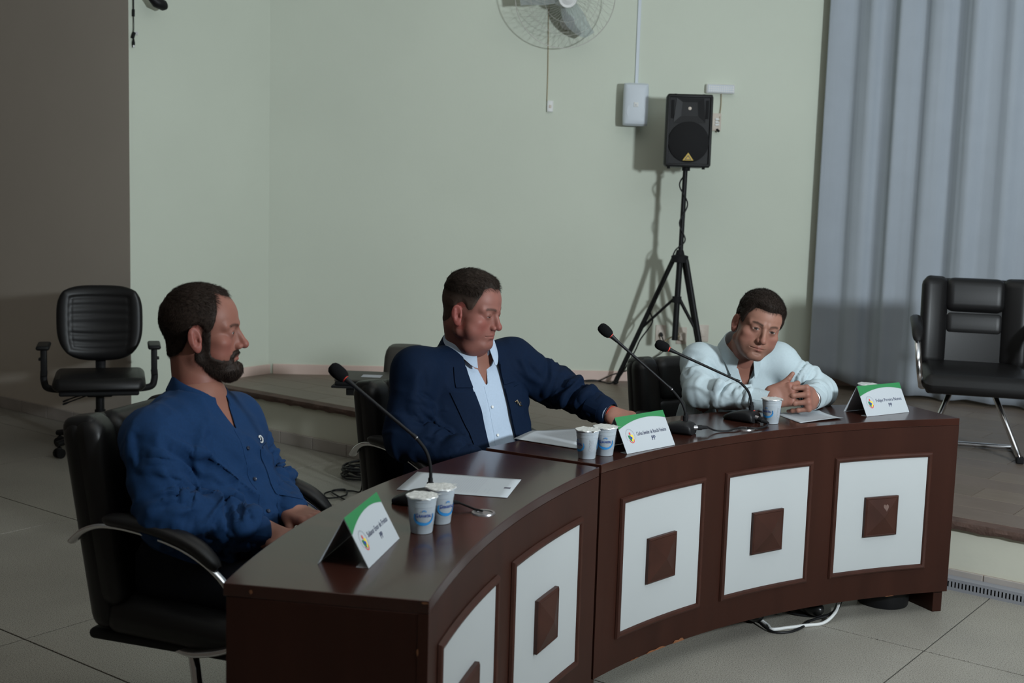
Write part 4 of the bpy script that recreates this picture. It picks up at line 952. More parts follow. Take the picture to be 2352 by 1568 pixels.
def s_cone(a, b, ra, rb):
    a = np.array(a, f32); b = np.array(b, f32); ab = b-a; l2 = float(ab@ab)+1e-12
    def f(p):
        t = np.clip((p-a)@ab/l2, 0, 1); d = p-a-t[:, None]*ab
        return np.sqrt((d*d).sum(1))-(ra+(rb-ra)*t)
    return f
def s_ell(c, r, R=None):
    c = np.array(c, f32); r = np.array(r, f32); R = None if R is None else np.array(R, f32)
    def f(p):
        q = p-c
        if R is not None: q = q@R            # columns of R are the ellipsoid axes
        k0 = np.sqrt(((q/r)**2).sum(1)); k1 = np.sqrt(((q/(r*r))**2).sum(1))+1e-9
        return k0*(k0-1)/k1
    return f
def s_box(c, b, rad, R=None):
    c = np.array(c, f32); b = np.array(b, f32)-rad; R = None if R is None else np.array(R, f32)
    def f(p):
        q = p-c
        if R is not None: q = q@R
        q = np.abs(q)-b; m = np.maximum(q, 0); return np.sqrt((m*m).sum(1))+np.minimum(q.max(1), 0)-rad
    return f
def s_plane(c, n):
    c = np.array(c, f32); n = np.array(n, f32); n = n/np.linalg.norm(n)
    return lambda p: (p-c)@n
def s_sym(fn):
    """mirror in x"""
    def f(p):
        q = p.copy(); q[:, 0] = np.abs(q[:, 0]); return fn(q)
    return f
class SDF:
    def __init__(s): s.ops = []
    def u(s, fn, k=0.0): s.ops.append((0, fn, k)); return s
    def sub(s, fn, k=0.0): s.ops.append((1, fn, k)); return s
    def cut(s, fn, k=0.0): s.ops.append((2, fn, k)); return s
    def __call__(s, p):
        d = None
        for op, fn, k in s.ops:
            e = fn(p)
            if d is None: d = e
            elif op == 0: d = smin(d, e, k)
            elif op == 1: d = smax(d, -e, k)
            else: d = smax(d, e, k)
        return d
def mesh_sdf(F, lo, hi, h, newton=2, margin=2.4):
    lo = np.array(lo, float); hi = np.array(hi, float); S = 4
    n = np.ceil((hi-lo)/(h*S)).astype(int)*S+1
    nc = (n-1)//S+1
    ax = [lo[i]+h*S*np.arange(nc[i]) for i in range(3)]
    G = np.stack(np.meshgrid(*ax, indexing='ij'), -1).reshape(-1, 3).astype(f32)
    Dc = F(G).reshape(nc)
    near = np.abs(Dc) < margin*S*h
    blk = np.zeros(nc-1, bool)
    for a in (0, 1):
        for b in (0, 1):
            for c in (0, 1): blk |= near[a:nc[0]-1+a, b:nc[1]-1+b, c:nc[2]-1+c]
    up = lambda A: np.repeat(np.repeat(np.repeat(A, S, 0), S, 1), S, 2)
    fm = np.zeros(n, bool); ub = up(blk)
    for a in (0, 1):
        for b in (0, 1):
            for c in (0, 1): fm[a:n[0]-1+a, b:n[1]-1+b, c:n[2]-1+c] |= ub
    D = np.ones(n, f32); sg = up(Dc[:-1, :-1, :-1]); D[:-1, :-1, :-1] = np.where(sg < 0, -1, 1)
    idx = np.argwhere(fm); P = (lo+idx*h).astype(f32)
    out = np.empty(len(P), f32)
    for i in range(0, len(P), 200000): out[i:i+200000] = F(P[i:i+200000])
    D[tuple(idx.T)] = out
    neg = D < 0
    c = [neg[a:n[0]-1+a, b:n[1]-1+b, d:n[2]-1+d] for a in (0, 1) for b in (0, 1) for d in (0, 1)]
    cnt = sum(x.astype(np.int8) for x in c); act = (cnt > 0) & (cnt < 8)
    ci = np.argwhere(act); m = len(ci)
    idmap = -np.ones(n-1, np.int64); idmap[tuple(ci.T)] = np.arange(m)
    off = np.array([(a, b, d) for a in (0, 1) for b in (0, 1) for d in (0, 1)])
    val = np.stack([D[tuple((ci+o).T)] for o in off], 1)
    acc = np.zeros((m, 3)); w = np.zeros(m)
    for i in range(8):
        for j in range(i+1, 8):
            if np.abs(off[i]-off[j]).sum() != 1: continue
            a, b = val[:, i], val[:, j]; x = (a < 0) != (b < 0)
            t = np.where(x, a/(a-b+1e-20), 0); acc[x] += (off[i]+t[:, None]*(off[j]-off[i]))[x]; w[x] += 1
    V = lo+(ci+acc/np.maximum(w, 1)[:, None])*h
    Q = []
    for axis in range(3):
        o1, o2 = [(1, 2), (2, 0), (0, 1)][axis]
        sl0 = [slice(None)]*3; sl1 = [slice(None)]*3; sl0[axis] = slice(0, -1); sl1[axis] = slice(1, None)
        A = neg[tuple(sl0)]; B = neg[tuple(sl1)]; e = np.argwhere(A != B)
        ok = (e[:, o1] > 0) & (e[:, o2] > 0) & (e[:, o1] < n[o1]-1) & (e[:, o2] < n[o2]-1); e = e[ok]
        fl = A[tuple(e.T)]
        e1 = np.zeros(3, int); e1[o1] = 1; e2 = np.zeros(3, int); e2[o2] = 1
        q = np.stack([idmap[tuple((e-e1-e2).T)], idmap[tuple((e-e2).T)], idmap[tuple(e.T)], idmap[tuple((e-e1).T)]], 1)
        q[~fl] = q[~fl][:, ::-1]; Q.append(q)
    Q = np.concatenate(Q); Q = Q[(Q >= 0).all(1)]
    for _ in range(newton):
        d, g = grad(F, V, h*0.5); st = d/np.maximum((g*g).sum(1), 0.2); st = np.clip(st, -h, h); V = V-g*st[:, None]
    return V, Q
def grad(F, V, e):
    p = V.astype(f32); d = F(p); g = np.empty((len(p), 3))
    for i in range(3):
        q = p.copy(); q[:, i] += e; r = p.copy(); r[:, i] -= e; g[:, i] = (F(q)-F(r))/(2*e)
    return d, g
def vnormals(V, Q):
    N = np.zeros_like(V); a = V[Q[:, 2]]-V[Q[:, 0]]; b = V[Q[:, 3]]-V[Q[:, 1]]; fn = np.cross(a, b)
    for k in range(4): np.add.at(N, Q[:, k], fn)
    return N/(np.linalg.norm(N, axis=1, keepdims=True)+1e-12)
def np_mesh(name, V, faces, mats, parent=None, cols=None, smooth=True):
    """faces: list of int arrays (quads / tris)"""
    me = bpy.data.meshes.new(name); fs = [np.asarray(f) for f in (faces if isinstance(faces, list) else [faces])]
    loops = np.concatenate([f.reshape(-1) for f in fs]); cnt = np.concatenate([np.full(len(f), f.shape[1]) for f in fs])
    me.vertices.add(len(V)); me.vertices.foreach_set('co', np.asarray(V, f32).reshape(-1))
    me.loops.add(len(loops)); me.loops.foreach_set('vertex_index', loops.astype(np.int32))
    me.polygons.add(len(cnt)); st = np.concatenate([[0], np.cumsum(cnt)[:-1]]); me.polygons.foreach_set('loop_start', st.astype(np.int32))
    me.update(calc_edges=True); me.validate()
    if smooth: me.polygons.foreach_set('use_smooth', np.ones(len(me.polygons), bool))
    for m in (mats if isinstance(mats, (list, tuple)) else [mats]): me.materials.append(m)
    if cols is not None:
        a = me.color_attributes.new('Col', 'FLOAT_COLOR', 'POINT'); c = np.ones((len(V), 4), f32); c[:, :3] = cols; a.data.foreach_set('color', c.reshape(-1))
    o = bpy.data.objects.new(name, me); COL.objects.link(o)
    if parent: o.parent = parent; o.location = -Vector(parent.location)
    return o
def sstep(a, b, x): t = np.clip((x-a)/(b-a), 0, 1); return t*t*(3-2*t)
# ---------------------------------------------------------------- strands (hair, beard, brows)
def strands(roots, dirs, length, width, nrm, bend=0.35, seg=2, rng=None):
    """thin tapered three-sided hairs"""
    n = len(roots); rng = rng or np.random.RandomState(1)
    d = dirs/np.linalg.norm(dirs, axis=1, keepdims=True); side = np.cross(d, nrm); side /= np.linalg.norm(side, axis=1, keepdims=True)+1e-9; up = np.cross(side, d)
    L = length*(0.7+0.6*rng.rand(n)); V = []
    for s in range(seg+1):
        t = s/seg; c = roots+d*(L*t)[:, None]-nrm*(bend*L*t*t)[:, None]; w = width*(1-0.85*t)
        for k in range(3):
            a = 2*math.pi*k/3; V.append(c+(side*math.cos(a)+up*math.sin(a))*w[:, None])
    V = np.stack(V, 1).reshape(-1, 3); per = 3*(seg+1); F_ = []
    for s in range(seg):
        for k in range(3):
            l = (k+1) % 3; F_.append((3*s+k, 3*s+l, 3*s+3+l, 3*s+3+k))
    Q = (np.arange(n)[:, None, None]*per+np.array(F_)[None]).reshape(-1, 4)
    return V, Q
# ---------------------------------------------------------------- heads (local frame: x to the person's right, y forward, z up, eyes at z=0)
def head_sdf(P, neck):
    """P: shape options; neck: local point of the neck base"""
    g = P.get; fat = g('fat', 0.0); jw = g('jaw', 0.0); S = SDF(); sy = s_sym
    S.u(s_ell((0, -0.014, 0.028), (0.0765, 0.0965, 0.086)))
    S.u(s_ell((0, 0.026, 0.034), (0.0665, 0.058, 0.062)), 0.02)
    S.u(s_ell((0, 0.026, -0.035), (0.0605+fat*0.5, 0.056, 0.078)), 0.02)
    S.u(sy(s_cone((0.052+jw+fat*0.35, -0.006+fat*0.5, -0.068), (0.016+fat*0.3, 0.064, -0.102), 0.0205, 0.0175)), 0.024)
    S.u(s_ell((0, 0.0705, -0.102), (0.0215, 0.0185, 0.0165)), 0.014)
    S.u(sy(s_ell((0.043+fat*0.6, 0.040, -0.052), (0.025+fat*0.6, 0.026, 0.034))), 0.022)
    S.u(sy(s_ell((0.047, 0.052, -0.026), (0.021, 0.019, 0.015))), 0.018)
    S.u(sy(s_cone((0.010, 0.0815, 0.0165), (0.050, 0.0605, 0.0155), 0.0085, 0.0075)), 0.014)
    S.sub(sy(s_ell((0.0315, 0.0905, -0.002), (0.0195, 0.0135, 0.0115))), 0.012)
    # muzzle
    S.u(s_ell((0, 0.066, -0.068), (0.031, 0.0215, 0.028)), 0.016)
    # nose
    nl = g('nose', 0.0)
    S.u(s_cone((0, 0.070, 0.004), (0, 0.082+nl*0.5, -0.036), 0.0115, 0.0145), 0.010)
    S.u(s_cone((0, 0.0805, 0.008), (0, 0.1015+nl, -0.031), 0.0076, 0.0086), 0.008)
    S.u(s_ell((0, 0.1030+nl, -0.0370), (0.0112, 0.0112, 0.0102)), 0.008)
    S.u(sy(s_ell((0.0125, 0.0895+nl*0.5, -0.0412), (0.0070, 0.0105, 0.0078))), 0.005)
    S.sub(sy(s_ell((0.0068, 0.0955+nl*0.7, -0.0495), (0.0036, 0.0056, 0.0034))), 0.003)
    # lips
    S.u(sy(s_cone((0.004, 0.0862, -0.0652), (0.0262, 0.0722, -0.0692), 0.0052, 0.0022)), 0.006)
    S.u(sy(s_cone((0.0, 0.0850, -0.0752), (0.0232, 0.0722, -0.0712), 0.0062, 0.0022)), 0.006)
    S.sub(sy(s_cone((0.0, 0.0935, -0.0701), (0.0295, 0.0755, -0.0708), 0.0017, 0.0015)), 0.003)
    S.sub(s_ell((0, 0.088, -0.0865), (0.016, 0.006, 0.0042)), 0.008)
    # eyelids over the balls
    S.u(sy(s_ell((0.0315, 0.0695, -0.001), (0.0150, 0.0138, 0.0136))), 0.009)
    op = g('lid', 0.0050); od = g('lid_z', -0.0012)
    S.sub(sy(s_ell((0.0315, 0.0850, od), (0.0142, 0.0130, op))), 0.0015)
    S.u(sy(s_ell((0.0315, 0.0700, -0.001), (0.0122, 0.0122, 0.0122))), 0.0)
    # ears
    ca, sa = math.cos(0.42), math.sin(0.42)
    R = np.array([[ca, sa, 0], [-sa, ca, 0], [0, 0, 1.0]]).T        # columns: thin axis, breadth axis, height
    t = 0.18; R2 = np.array([[1, 0, 0], [0, math.cos(t), -math.sin(t)], [0, math.sin(t), math.cos(t)]]); Re = R2 @ R
    ec = np.array((0.0825+g('ear', 0.0), -0.012, -0.014))
    ear = SDF().u(s_ell(ec, (0.0060, 0.0178, 0.0300), Re)).u(s_ell(ec+Re@np.array((0, 0.003, -0.026)), (0.0052, 0.0095, 0.0125), Re), 0.010)
    ear.sub(s_ell(ec+Re@np.array((0.0072, 0.002, 0.002)), (0.0058, 0.0118, 0.0215), Re), 0.004)
    ear.u(s_cone(ec+Re@np.array((0.0020, -0.0062, 0.014)), ec+Re@np.array((0.0022, -0.0060, -0.012)), 0.0030, 0.0034), 0.005)
    ear.sub(s_ell(ec+Re@np.array((0.0045, 0.0045, -0.005)), (0.0052, 0.0062, 0.0085), Re), 0.003)
    ear.u(s_ell(ec+Re@np.array((0.0015, 0.0125, -0.006)), (0.004, 0.0045, 0.0062), Re), 0.003)
    S.u(sy(ear), 0.004)
    # neck
    nb = np.array(neck, float); nr = g('neck_r', 0.058)
    S.u(s_cone((0, -0.030, -0.050), nb, nr*0.97, nr*1.06), 0.022)
    S.u(s_ell((0, 0.012, -0.098), (0.040+fat, 0.050, 0.026+fat*0.8)), 0.022)
    if fat > 0.003: S.u(s_ell((0, 0.028, -0.118), (0.044+fat, 0.040, 0.022+fat)), 0.024)
    if g('adam', 0): S.u(s_ell(np.array((0, 0.012, -0.075))*0.45+nb*0.55+np.array((0, nr*0.9, 0)), (0.010, 0.010, 0.014)), 0.015)
    return S
HAIRLINE_PHI = np.radians([0, 22, 38, 50, 60, 70, 78, 88, 100, 112, 124, 140, 180])
def hair_mask(L, line, soft=0.02):
    phi = np.arctan2(np.abs(L[:, 0]), L[:, 1]+0.008); zh = np.interp(phi, HAIRLINE_PHI, line)
    zh = zh + 0.004*(vnoise(L*260)-0.5)
    return np.clip((L[:, 2]-zh)/soft, 0, 1)
def build_head(P, Rh, origin, scale, neck_world, parent):
    """returns skin verts/quads/cols in world and adds hair, eyes etc. under parent"""
    Rh = np.array(Rh, float); origin = np.array(origin, float)
    to_l = lambda p: ((np.asarray(p, float)-origin)@Rh)/scale
    to_w = lambda q: (np.asarray(q)*scale)@Rh.T+origin
    nl = to_l(neck_world); F = head_sdf(P, nl)
    lo = np.array((-0.105, -0.125, min(-0.16, nl[2]-0.03))); hi = np.array((0.105, 0.130, 0.130)); lo[1] = min(lo[1], nl[1]-0.08); lo[0] = min(lo[0], nl[0]-0.075); hi[0] = max(hi[0], nl[0]+0.075)
    V, Q = mesh_sdf(F, lo, hi, P.get('vox', 0.0021)); N = vnormals(V, Q)
    x, y, z = V.T; ax = np.abs(x)
    skin = np.array(P.get('skin', (0.36, 0.185, 0.135))); red = np.array(P.get('red', (0.27, 0.075, 0.062)))
    C = np.tile(skin, (len(V), 1))
    def mixc(c, w):
        nonlocal C
        w = np.clip(w, 0, 1)[:, None]; C = C*(1-w)+np.array(c)*w
    gs = lambda cx, cy, cz, r: np.exp(-(((ax-cx)**2+(y-cy)**2+(z-cz)**2)/(r*r)))
    rd = P.get('ruddy', 0.45)
    mixc(red, rd*gs(0.045, 0.06, -0.035, 0.030)); mixc(red, rd*1.1*gs(0, 0.105, -0.038, 0.016)); mixc(red, rd*1.2*((ax > 0.074) & (np.abs(z+0.015) < 0.045) & (y < 0.02))*1.0)
    mixc(red*0.9, rd*0.8*gs(0.06, 0.02, -0.06, 0.03)); mixc(red*0.95, 0.35*sstep(-0.10, -0.15, z))
    mixc((0.24, 0.115, 0.09), 0.45*gs(0.031, 0.075, -0.012, 0.013)); mixc((0.22, 0.11, 0.085), 0.35*gs(0.031, 0.078, 0.008, 0.012))
    C *= (0.94+0.12*fbm(V*70, 3))[:, None]
    lip = np.maximum(np.exp(-(((z+0.0655-0.0)/0.0042)**2))*np.exp(-(ax/0.017)**4), np.exp(-(((z+0.0752)/0.0050)**2))*np.exp(-(ax/0.0155)**4))*(y > 0.074)
    mixc(P.get('lips', (0.27, 0.085, 0.07)), lip*0.75)
    # eyes: white, iris, pupil painted on the exposed ball
    for s in (-1, 1):
        c = np.array((s*0.0315, 0.0700, -0.001)); d = V-c; r = np.linalg.norm(d, axis=1)
        ball = (r < 0.01245) & (d[:, 1] > 0.002)
        C[ball] = (0.30, 0.275, 0.26)
        gz = np.array(P.get('gaze', (0.0, 1.0, 0.0))); gz = gz/np.linalg.norm(gz)
        ang = np.degrees(np.arccos(np.clip((d@gz)/np.maximum(r, 1e-6), -1, 1)))
        C[ball & (ang < 33)] = (0.040, 0.022, 0.015); C[ball & (ang < 15)] = (0.008, 0.007, 0.007)
        edge = (r < 0.0142) & (r > 0.01235) & (d[:, 1] > 0.004) & (np.abs(d[:, 2]) < 0.0075); 
        C[edge] = C[edge]*0.72
    hc = np.array(P.get('hair', (0.022, 0.014, 0.010)))
    hm = hair_mask(V, P['line'], P.get('fade', 0.020)) if P.get('line') is not None else np.zeros(len(V))
    notear = 1-((ax > 0.0755) & (z < 0.018) & (z > -0.055) & (y < 0.016) & (y > -0.045))
    mixc(hc*1.3, 0.92*hm*notear)
    bm_ = np.zeros(len(V))
    if P.get('beard'):
        # beard: jaw, chin, moustache; bare cheeks and lower lip
        jawz = np.interp(np.clip(y, -0.03, 0.09), [-0.03, 0.0, 0.015, 0.03, 0.05, 0.07, 0.09], [-0.03, -0.02, -0.030, -0.062, -0.070, -0.076, -0.080])
        side = sstep(jawz+0.004, jawz-0.006, z+0.006*(vnoise(V*180)-0.5))*sstep(-0.020, -0.004, y+0.10*np.clip(-0.085-z, 0, 0.05))
        zl = np.interp(y, [-0.03, 0.0, 0.03, 0.06, 0.08], [-0.062, -0.082, -0.112, -0.130, -0.135]); under = sstep(zl-0.006, zl+0.008, z+0.006*(vnoise(V*150)-0.5))
        must = np.exp(-(((z+0.0570+0.0009*(ax*1000/10)**2*0.35)/0.0068)**4))*sstep(0.031, 0.026, ax)*(y > 0.062)
        gote = np.exp(-(((ax-0.030)/0.0065)**2))*sstep(-0.058, -0.064, z)*(y > 0.05)
        soul = sstep(0.026, 0.020, ax)*sstep(-0.0800, -0.0845, z)*(y > 0.05)
        bm_ = np.clip(np.maximum(np.maximum(side*(ax > 0.024), must), np.maximum(gote, soul))*np.maximum(under, 0), 0, 1)*((ax < 0.0735) | (z < -0.055))
        burn = sstep(0.030, 0.022, y)*sstep(0.002, 0.008, y)*(z < 0.005)*(z > -0.05)*(ax < 0.0745); bm_ = np.maximum(bm_, burn*0.9)
        bm_ = np.where(lip > 0.35, 0, bm_)
        mixc(hc*1.2, bm_)
    st = P.get('stubble', 0)
    if st:
        w = st*sstep(-0.045, -0.075, z-0.25*np.clip(0.03-y, 0, 0.05))*sstep(-0.155, -0.125, z)*(y > -0.02)*(1-lip); mixc(skin*0.45, w*(0.75+0.5*vnoise(V*400)))
    Vw = to_w(V)
    # hair shell + strands
    rng = np.random.RandomState(P.get('seed', 3))
    def relax(m, k):
        for _ in range(k):
            fm_ = m[Q].mean(1); acc = np.zeros(len(m)); cnt = np.zeros(len(m))
            for j in range(4): np.add.at(acc, Q[:, j], fm_); np.add.at(cnt, Q[:, j], 1)
            m = acc/np.maximum(cnt, 1)
        return m
    def shell(mask, thick, name, m, nstr, slen, flow, label, wid=0.00042, noise_amp=0.35):
        mask = relax(mask, 5)
        fm = (mask[Q] > 0.02).any(1); q = Q[fm]; used = np.unique(q); mp = -np.ones(len(V), int); mp[used] = np.arange(len(used)); q = mp[q]
        v = V[used]; nn = N[used]; mk = mask[used]; th = thick(v)*sstep(0.30, 1.0, mk)*(1-noise_amp/2+noise_amp*fbm(v*np.array((150, 60, 150)), 2))-0.0016*sstep(0.5, 0.2, mk)
        v = v+nn*th[:, None]
        # strands
        w = mk[q].mean(1); fsel = np.where(w > 0.22)[0]; pr = w[fsel]/w[fsel].sum(); pick = fsel[rng.choice(len(fsel), nstr, p=pr)]
        b = rng.dirichlet((1, 1, 1, 1), nstr); root = (v[q[pick]]*b[:, :, None]).sum(1); rn = (nn[q[pick]]*b[:, :, None]).sum(1); rn /= np.linalg.norm(rn, axis=1, keepdims=True)
        dr = flow(root, rn)+rng.normal(0, 0.22, (nstr, 3)); SV, SQ = strands(root-rn*0.0008, dr, slen(root), wid/scale*np.ones(nstr), rn, rng=rng)
        AV = np.concatenate([v, SV]); FQ = [q, SQ+len(v)]
        col = np.tile(hc, (len(AV), 1))*(0.7+0.7*vnoise(AV*np.array((420, 160, 420))))[:, None]; col[len(v):] *= np.repeat(0.6+1.7*rng.rand(nstr)**2, 9)[:, None]
        if name == 'hair' and P.get('side_tint') is not None:
            k_ = (sstep(0.055, 0.02, AV[:, 2])*P.get('side_amt', 0.8))[:, None]; col = col*(1-k_)+np.array(P['side_tint'])*k_*(0.75+0.5*vnoise(AV*500))[:, None]
        o = np_mesh(name, to_w(AV), FQ, m, parent, col); 
        if label: o['label'] = label
        return o
    top = lambda v: sstep(0.045, 0.085, v[:, 2])
    if P.get('line') is not None:
        tt, tsd = P.get('hair_top', 0.012), P.get('hair_side', 0.004); fw = P.get('front_lift', 0.0)
        thick = lambda v: tsd+(tt-tsd)*top(v)+fw*sstep(0.045, 0.085, v[:, 1])*top(v)
        fl = np.array(P.get('flow', (0.0, 0.8, -0.3)))
        def flow(r, n):
            t = top(r)[:, None]; d = fl*t + np.array((0, -0.35, -1.0))*(1-t); d = d-n*((d*n).sum(1))[:, None]*0.9; return d/(np.linalg.norm(d, axis=1, keepdims=True)+1e-6)+n*P.get('stand', 0.55)
        sl = lambda v: P.get('len_side', 0.006)+(P.get('len_top', 0.016)-P.get('len_side', 0.006))*top(v)
        shell(hm*notear, thick, 'hair', M['hair'], P.get('nhair', 9000), sl, flow, P.get('hair_label'))
    if P.get('beard'):
        th = lambda v: 0.003+0.009*sstep(-0.075, -0.105, v[:, 2])*sstep(0.0, 0.05, v[:, 1])+0.002*sstep(0.05, 0.08, v[:, 1])
        def flow2(r, n): d = np.array((0, 0.15, -1.0))-n*(n@np.array((0, 0.15, -1.0)))[:, None]*0.9; return d/(np.linalg.norm(d, axis=1, keepdims=True)+1e-6)+n*0.5
        shell(bm_, th, 'beard', M['hair'], 15000, lambda v: 0.006+0.006*sstep(-0.07, -0.1, v[:, 2]), flow2, 'full dark beard')
    # brows
    bw = np.exp(-(((z-(0.0165+0.004*np.sin(np.clip((ax-0.012)/0.036, 0, 1)*2.6)-P.get('brow_drop', 0.0)))/0.0040)**2))*sstep(0.010, 0.016, ax)*sstep(0.053, 0.045, ax)*(y > 0.045)
    mixc(hc*1.8, 0.75*bw)
    sel = np.where(bw > 0.35)[0]; k = rng.choice(sel, 420); dr = np.stack([np.sign(x[k])*1.0, -0.35*np.ones(420), 0.35-18*(ax[k]-0.014)], 1); dr = dr-N[k]*((dr*N[k]).sum(1))[:, None]*0.85
    SV, SQ = strands(V[k], dr+rng.normal(0, 0.12, dr.shape), 0.0075*np.ones(420), 0.00026/scale*np.ones(420), N[k], rng=rng)
    np_mesh('eyebrows', to_w(SV), SQ, M['hair'], parent, np.tile(hc*1.2, (len(SV), 1)))
    return Vw, Q, C
M['skin'] = mat('skin', (0.5, 0.3, 0.22), 0.50, spec=0.26, sss=0.08, attr='Col', bump=(900, 0.05))
M['hair'] = mat('hair', (0.02, 0.013, 0.01), 0.62, spec=0.2, attr='Col')
LINE_A = [0.066, 0.070, 0.066, 0.036, -0.006, -0.014, 0.006, 0.014, 0.004, -0.026, -0.052, -0.066, -0.076]
# ---------------------------------------------------------------- people
def nrm(v): v = np.array(v, float); return v/np.linalg.norm(v)
def frame(f, up):
    """columns: right, forward, up with forward kept as close to f as possible, up exact"""
    u = nrm(up); f = np.array(f, float); f = nrm(f-u*(f@u)); r = np.cross(f, u); return np.stack([r, f, u], 1)
def hand(wrist, y, z, side, curls, spread=0.0, thumb=((0.55, 0.75, -0.35), 20, 25), scale=1.0, fan=0.05, vox=0.0019):
    """side +1 right hand, -1 left hand; y finger direction, z back of the hand; curls: 4 x 3 angles (deg) index..little"""
    y = nrm(y); z = np.array(z, float); z = nrm(z-y*(z@y)); x = -np.cross(y, z)*side           # x towards the thumb
    B = np.stack([x, y, z], 1); F = SDF()
    F.u(s_box((0.001, 0.047, 0), (0.040, 0.046, 0.0135), 0.0125)); F.u(s_ell((0.020, 0.030, -0.008), (0.020, 0.030, 0.014)), 0.012); F.u(s_ell((-0.024, 0.040, -0.006), (0.014, 0.034, 0.013)), 0.012)
    F.u(s_cone((0, -0.05, 0), (0, 0.012, 0), 0.0265, 0.027), 0.02)
    tips = []
    base = [(0.0300, 0.086, 0.001), (0.0100, 0.091, 0.002), (-0.0105, 0.087, 0.001), (-0.0300, 0.078, -0.001)]
    lens = [(0.043, 0.026, 0.020), (0.047, 0.030, 0.021), (0.043, 0.028, 0.021), (0.034, 0.021, 0.018)]
    rad = [(0.0098, 0.0090, 0.0083, 0.0070), (0.0100, 0.0092, 0.0084, 0.0071), (0.0096, 0.0088, 0.0081, 0.0068), (0.0085, 0.0078, 0.0072, 0.0061)]
    for i in range(4):
        b = np.array(base[i]); b[0] += spread*(1.5-i)*0.006; a = 0.0; fanv = fan*(1.5-i); fs = SDF(); p = b.copy(); first = True
        F.u(s_ell(b+np.array((0, -0.002, 0.004)), (0.0098, 0.0115, 0.0095)), 0.010)
        for k in range(3):
            a += math.radians(curls[i][k]); d = np.array((math.sin(fanv)*math.cos(a), math.cos(fanv)*math.cos(a), -math.sin(a))); q = p+d*lens[i][k]
            fs.u(s_cone(p, q, rad[i][k], rad[i][k+1]), 0.0 if k == 0 else 0.002)
            if k < 2: fs.u(s_ell(q, (rad[i][k+1]*1.08,)*3), 0.004)
            p = q
        tips.append((p, d, np.array((0, math.sin(a), math.cos(a))))); F.u(fs, 0.005)
    tb = np.array((0.026, 0.016, -0.006)); d = nrm(thumb[0]); p1 = tb+d*0.043; F.u(s_cone(tb, p1, 0.0150, 0.0112), 0.012)
    ax_ = nrm(np.cross(d, (0, 0, 1.0))); 
    def rot(v, k, t): t = math.radians(t); return v*math.cos(t)+np.cross(k, v)*math.sin(t)+k*(k@v)*(1-math.cos(t))
    kx = np.array((0, 0, 1.0)); d2 = rot(d, kx, thumb[1]); p2 = p1+d2*0.033; d3 = rot(d2, kx, thumb[2]); p3 = p2+d3*0.023
    F.u(s_cone(p1, p2, 0.0110, 0.0098), 0.003).u(s_cone(p2, p3, 0.0098, 0.0080), 0.003)
    tips.append((p3, d3, nrm(np.cross(d3, np.cross((0, 0, 1.0), d3))+1e-6)))
    V, Q = mesh_sdf(F, (-0.09, -0.075, -0.12), (0.11, 0.21, 0.06), vox, newton=1)
    C = np.tile(np.array((0.285, 0.135, 0.098)), (len(V), 1)); C *= (0.92+0.16*fbm(V*90, 3))[:, None]
    for b in base:
        w = np.exp(-((V-np.array(b)-np.array((0, 0, 0.009)))**2).sum(1)/0.012**2)[:, None]*0.35; C = C*(1-w)+np.array((0.27, 0.09, 0.07))*w
    for t, d, up in tips:
        e = V-(t+up*0.0055-d*0.001); w = np.exp(-((e**2).sum(1)/0.0062**2)**2)[:, None]*0.7; C = C*(1-w)+np.array((0.36, 0.20, 0.155))*w
    return (V*scale)@B.T+np.array(wrist), Q, C
def s_loft(P0, R, c, w, d, s, e=2.3, cap=0.03, side=None):
    P0 = np.array(P0, f32); R = np.array(R, f32); c, w, d, s = (np.array(k, float) for k in (c, w, d, s)); sd = np.zeros_like(c) if side is None else np.array(side, float)
    def f(p):
        q = (p-P0)@R; cc = q[:, 2]; W = np.interp(cc, c, w); Dp = np.interp(cc, c, d); S = np.interp(cc, c, s); A = np.interp(cc, c, sd)
        k = (np.abs((q[:, 0]-A)/W)**e+np.abs((q[:, 1]-S)/Dp)**e)**(1/e)
        return smax((k-1)*np.minimum(W, Dp)*0.92, np.maximum(cc-c[-1], c[0]-cc), cap).astype(f32)
    return f
def smooth_prof(c, *cols, n=40):
    """resample profile columns smoothly (Catmull-Rom via Hermite)"""
    c = np.array(c, float); t = np.linspace(c[0], c[-1], n); out = [t]
    for y in cols:
        y = np.array(y, float); m = np.gradient(y, c); i = np.clip(np.searchsorted(c, t)-1, 0, len(c)-2); h = c[i+1]-c[i]; x = (t-c[i])/h
        out.append((2*x**3-3*x**2+1)*y[i]+(x**3-2*x**2+x)*h*m[i]+(-2*x**3+3*x**2)*y[i+1]+(x**3-x**2)*h*m[i+1])
    return out
def folds(V, N, segs, seed=0.0):
    """wrinkles running round limbs: segs = (a, b, reach, amp, freq along, [weight peaks t,width])"""
    d = np.zeros(len(V))
    for a, b, reach, amp, fr, peaks in segs:
        a = np.array(a, float); b = np.array(b, float); ab = b-a; l = np.linalg.norm(ab); ab = ab/l
        q = V-a; t = q@ab; per = q-t[:, None]*ab; dist = np.linalg.norm(per, axis=1)
        w = sstep(reach*1.35, reach*0.95, dist)*sstep(-0.05, 0.02, t)*sstep(l+0.05, l-0.02, t)
        e1 = nrm(np.cross(ab, (0.3, 0.2, 1.0))); e2 = np.cross(ab, e1); u = per@e1; v = per@e2
        warp = 0.020*(vnoise(np.stack([u*14, v*14, t*9], 1)+seed)-0.5)*2
        n = fbm(np.stack([(t+warp+0.35*u)*fr, u*fr*0.28, v*fr*0.28], 1)+seed+5.1, 2)/0.75
        r = 1-np.abs(2*n-1); pk = sum(np.exp(-((t/l-pt)/pw)**2)*pa for pt, pw, pa in peaks)
        d += amp*1.25*(r**2.2-0.35)*w*pk
    return V+N*d[:, None]
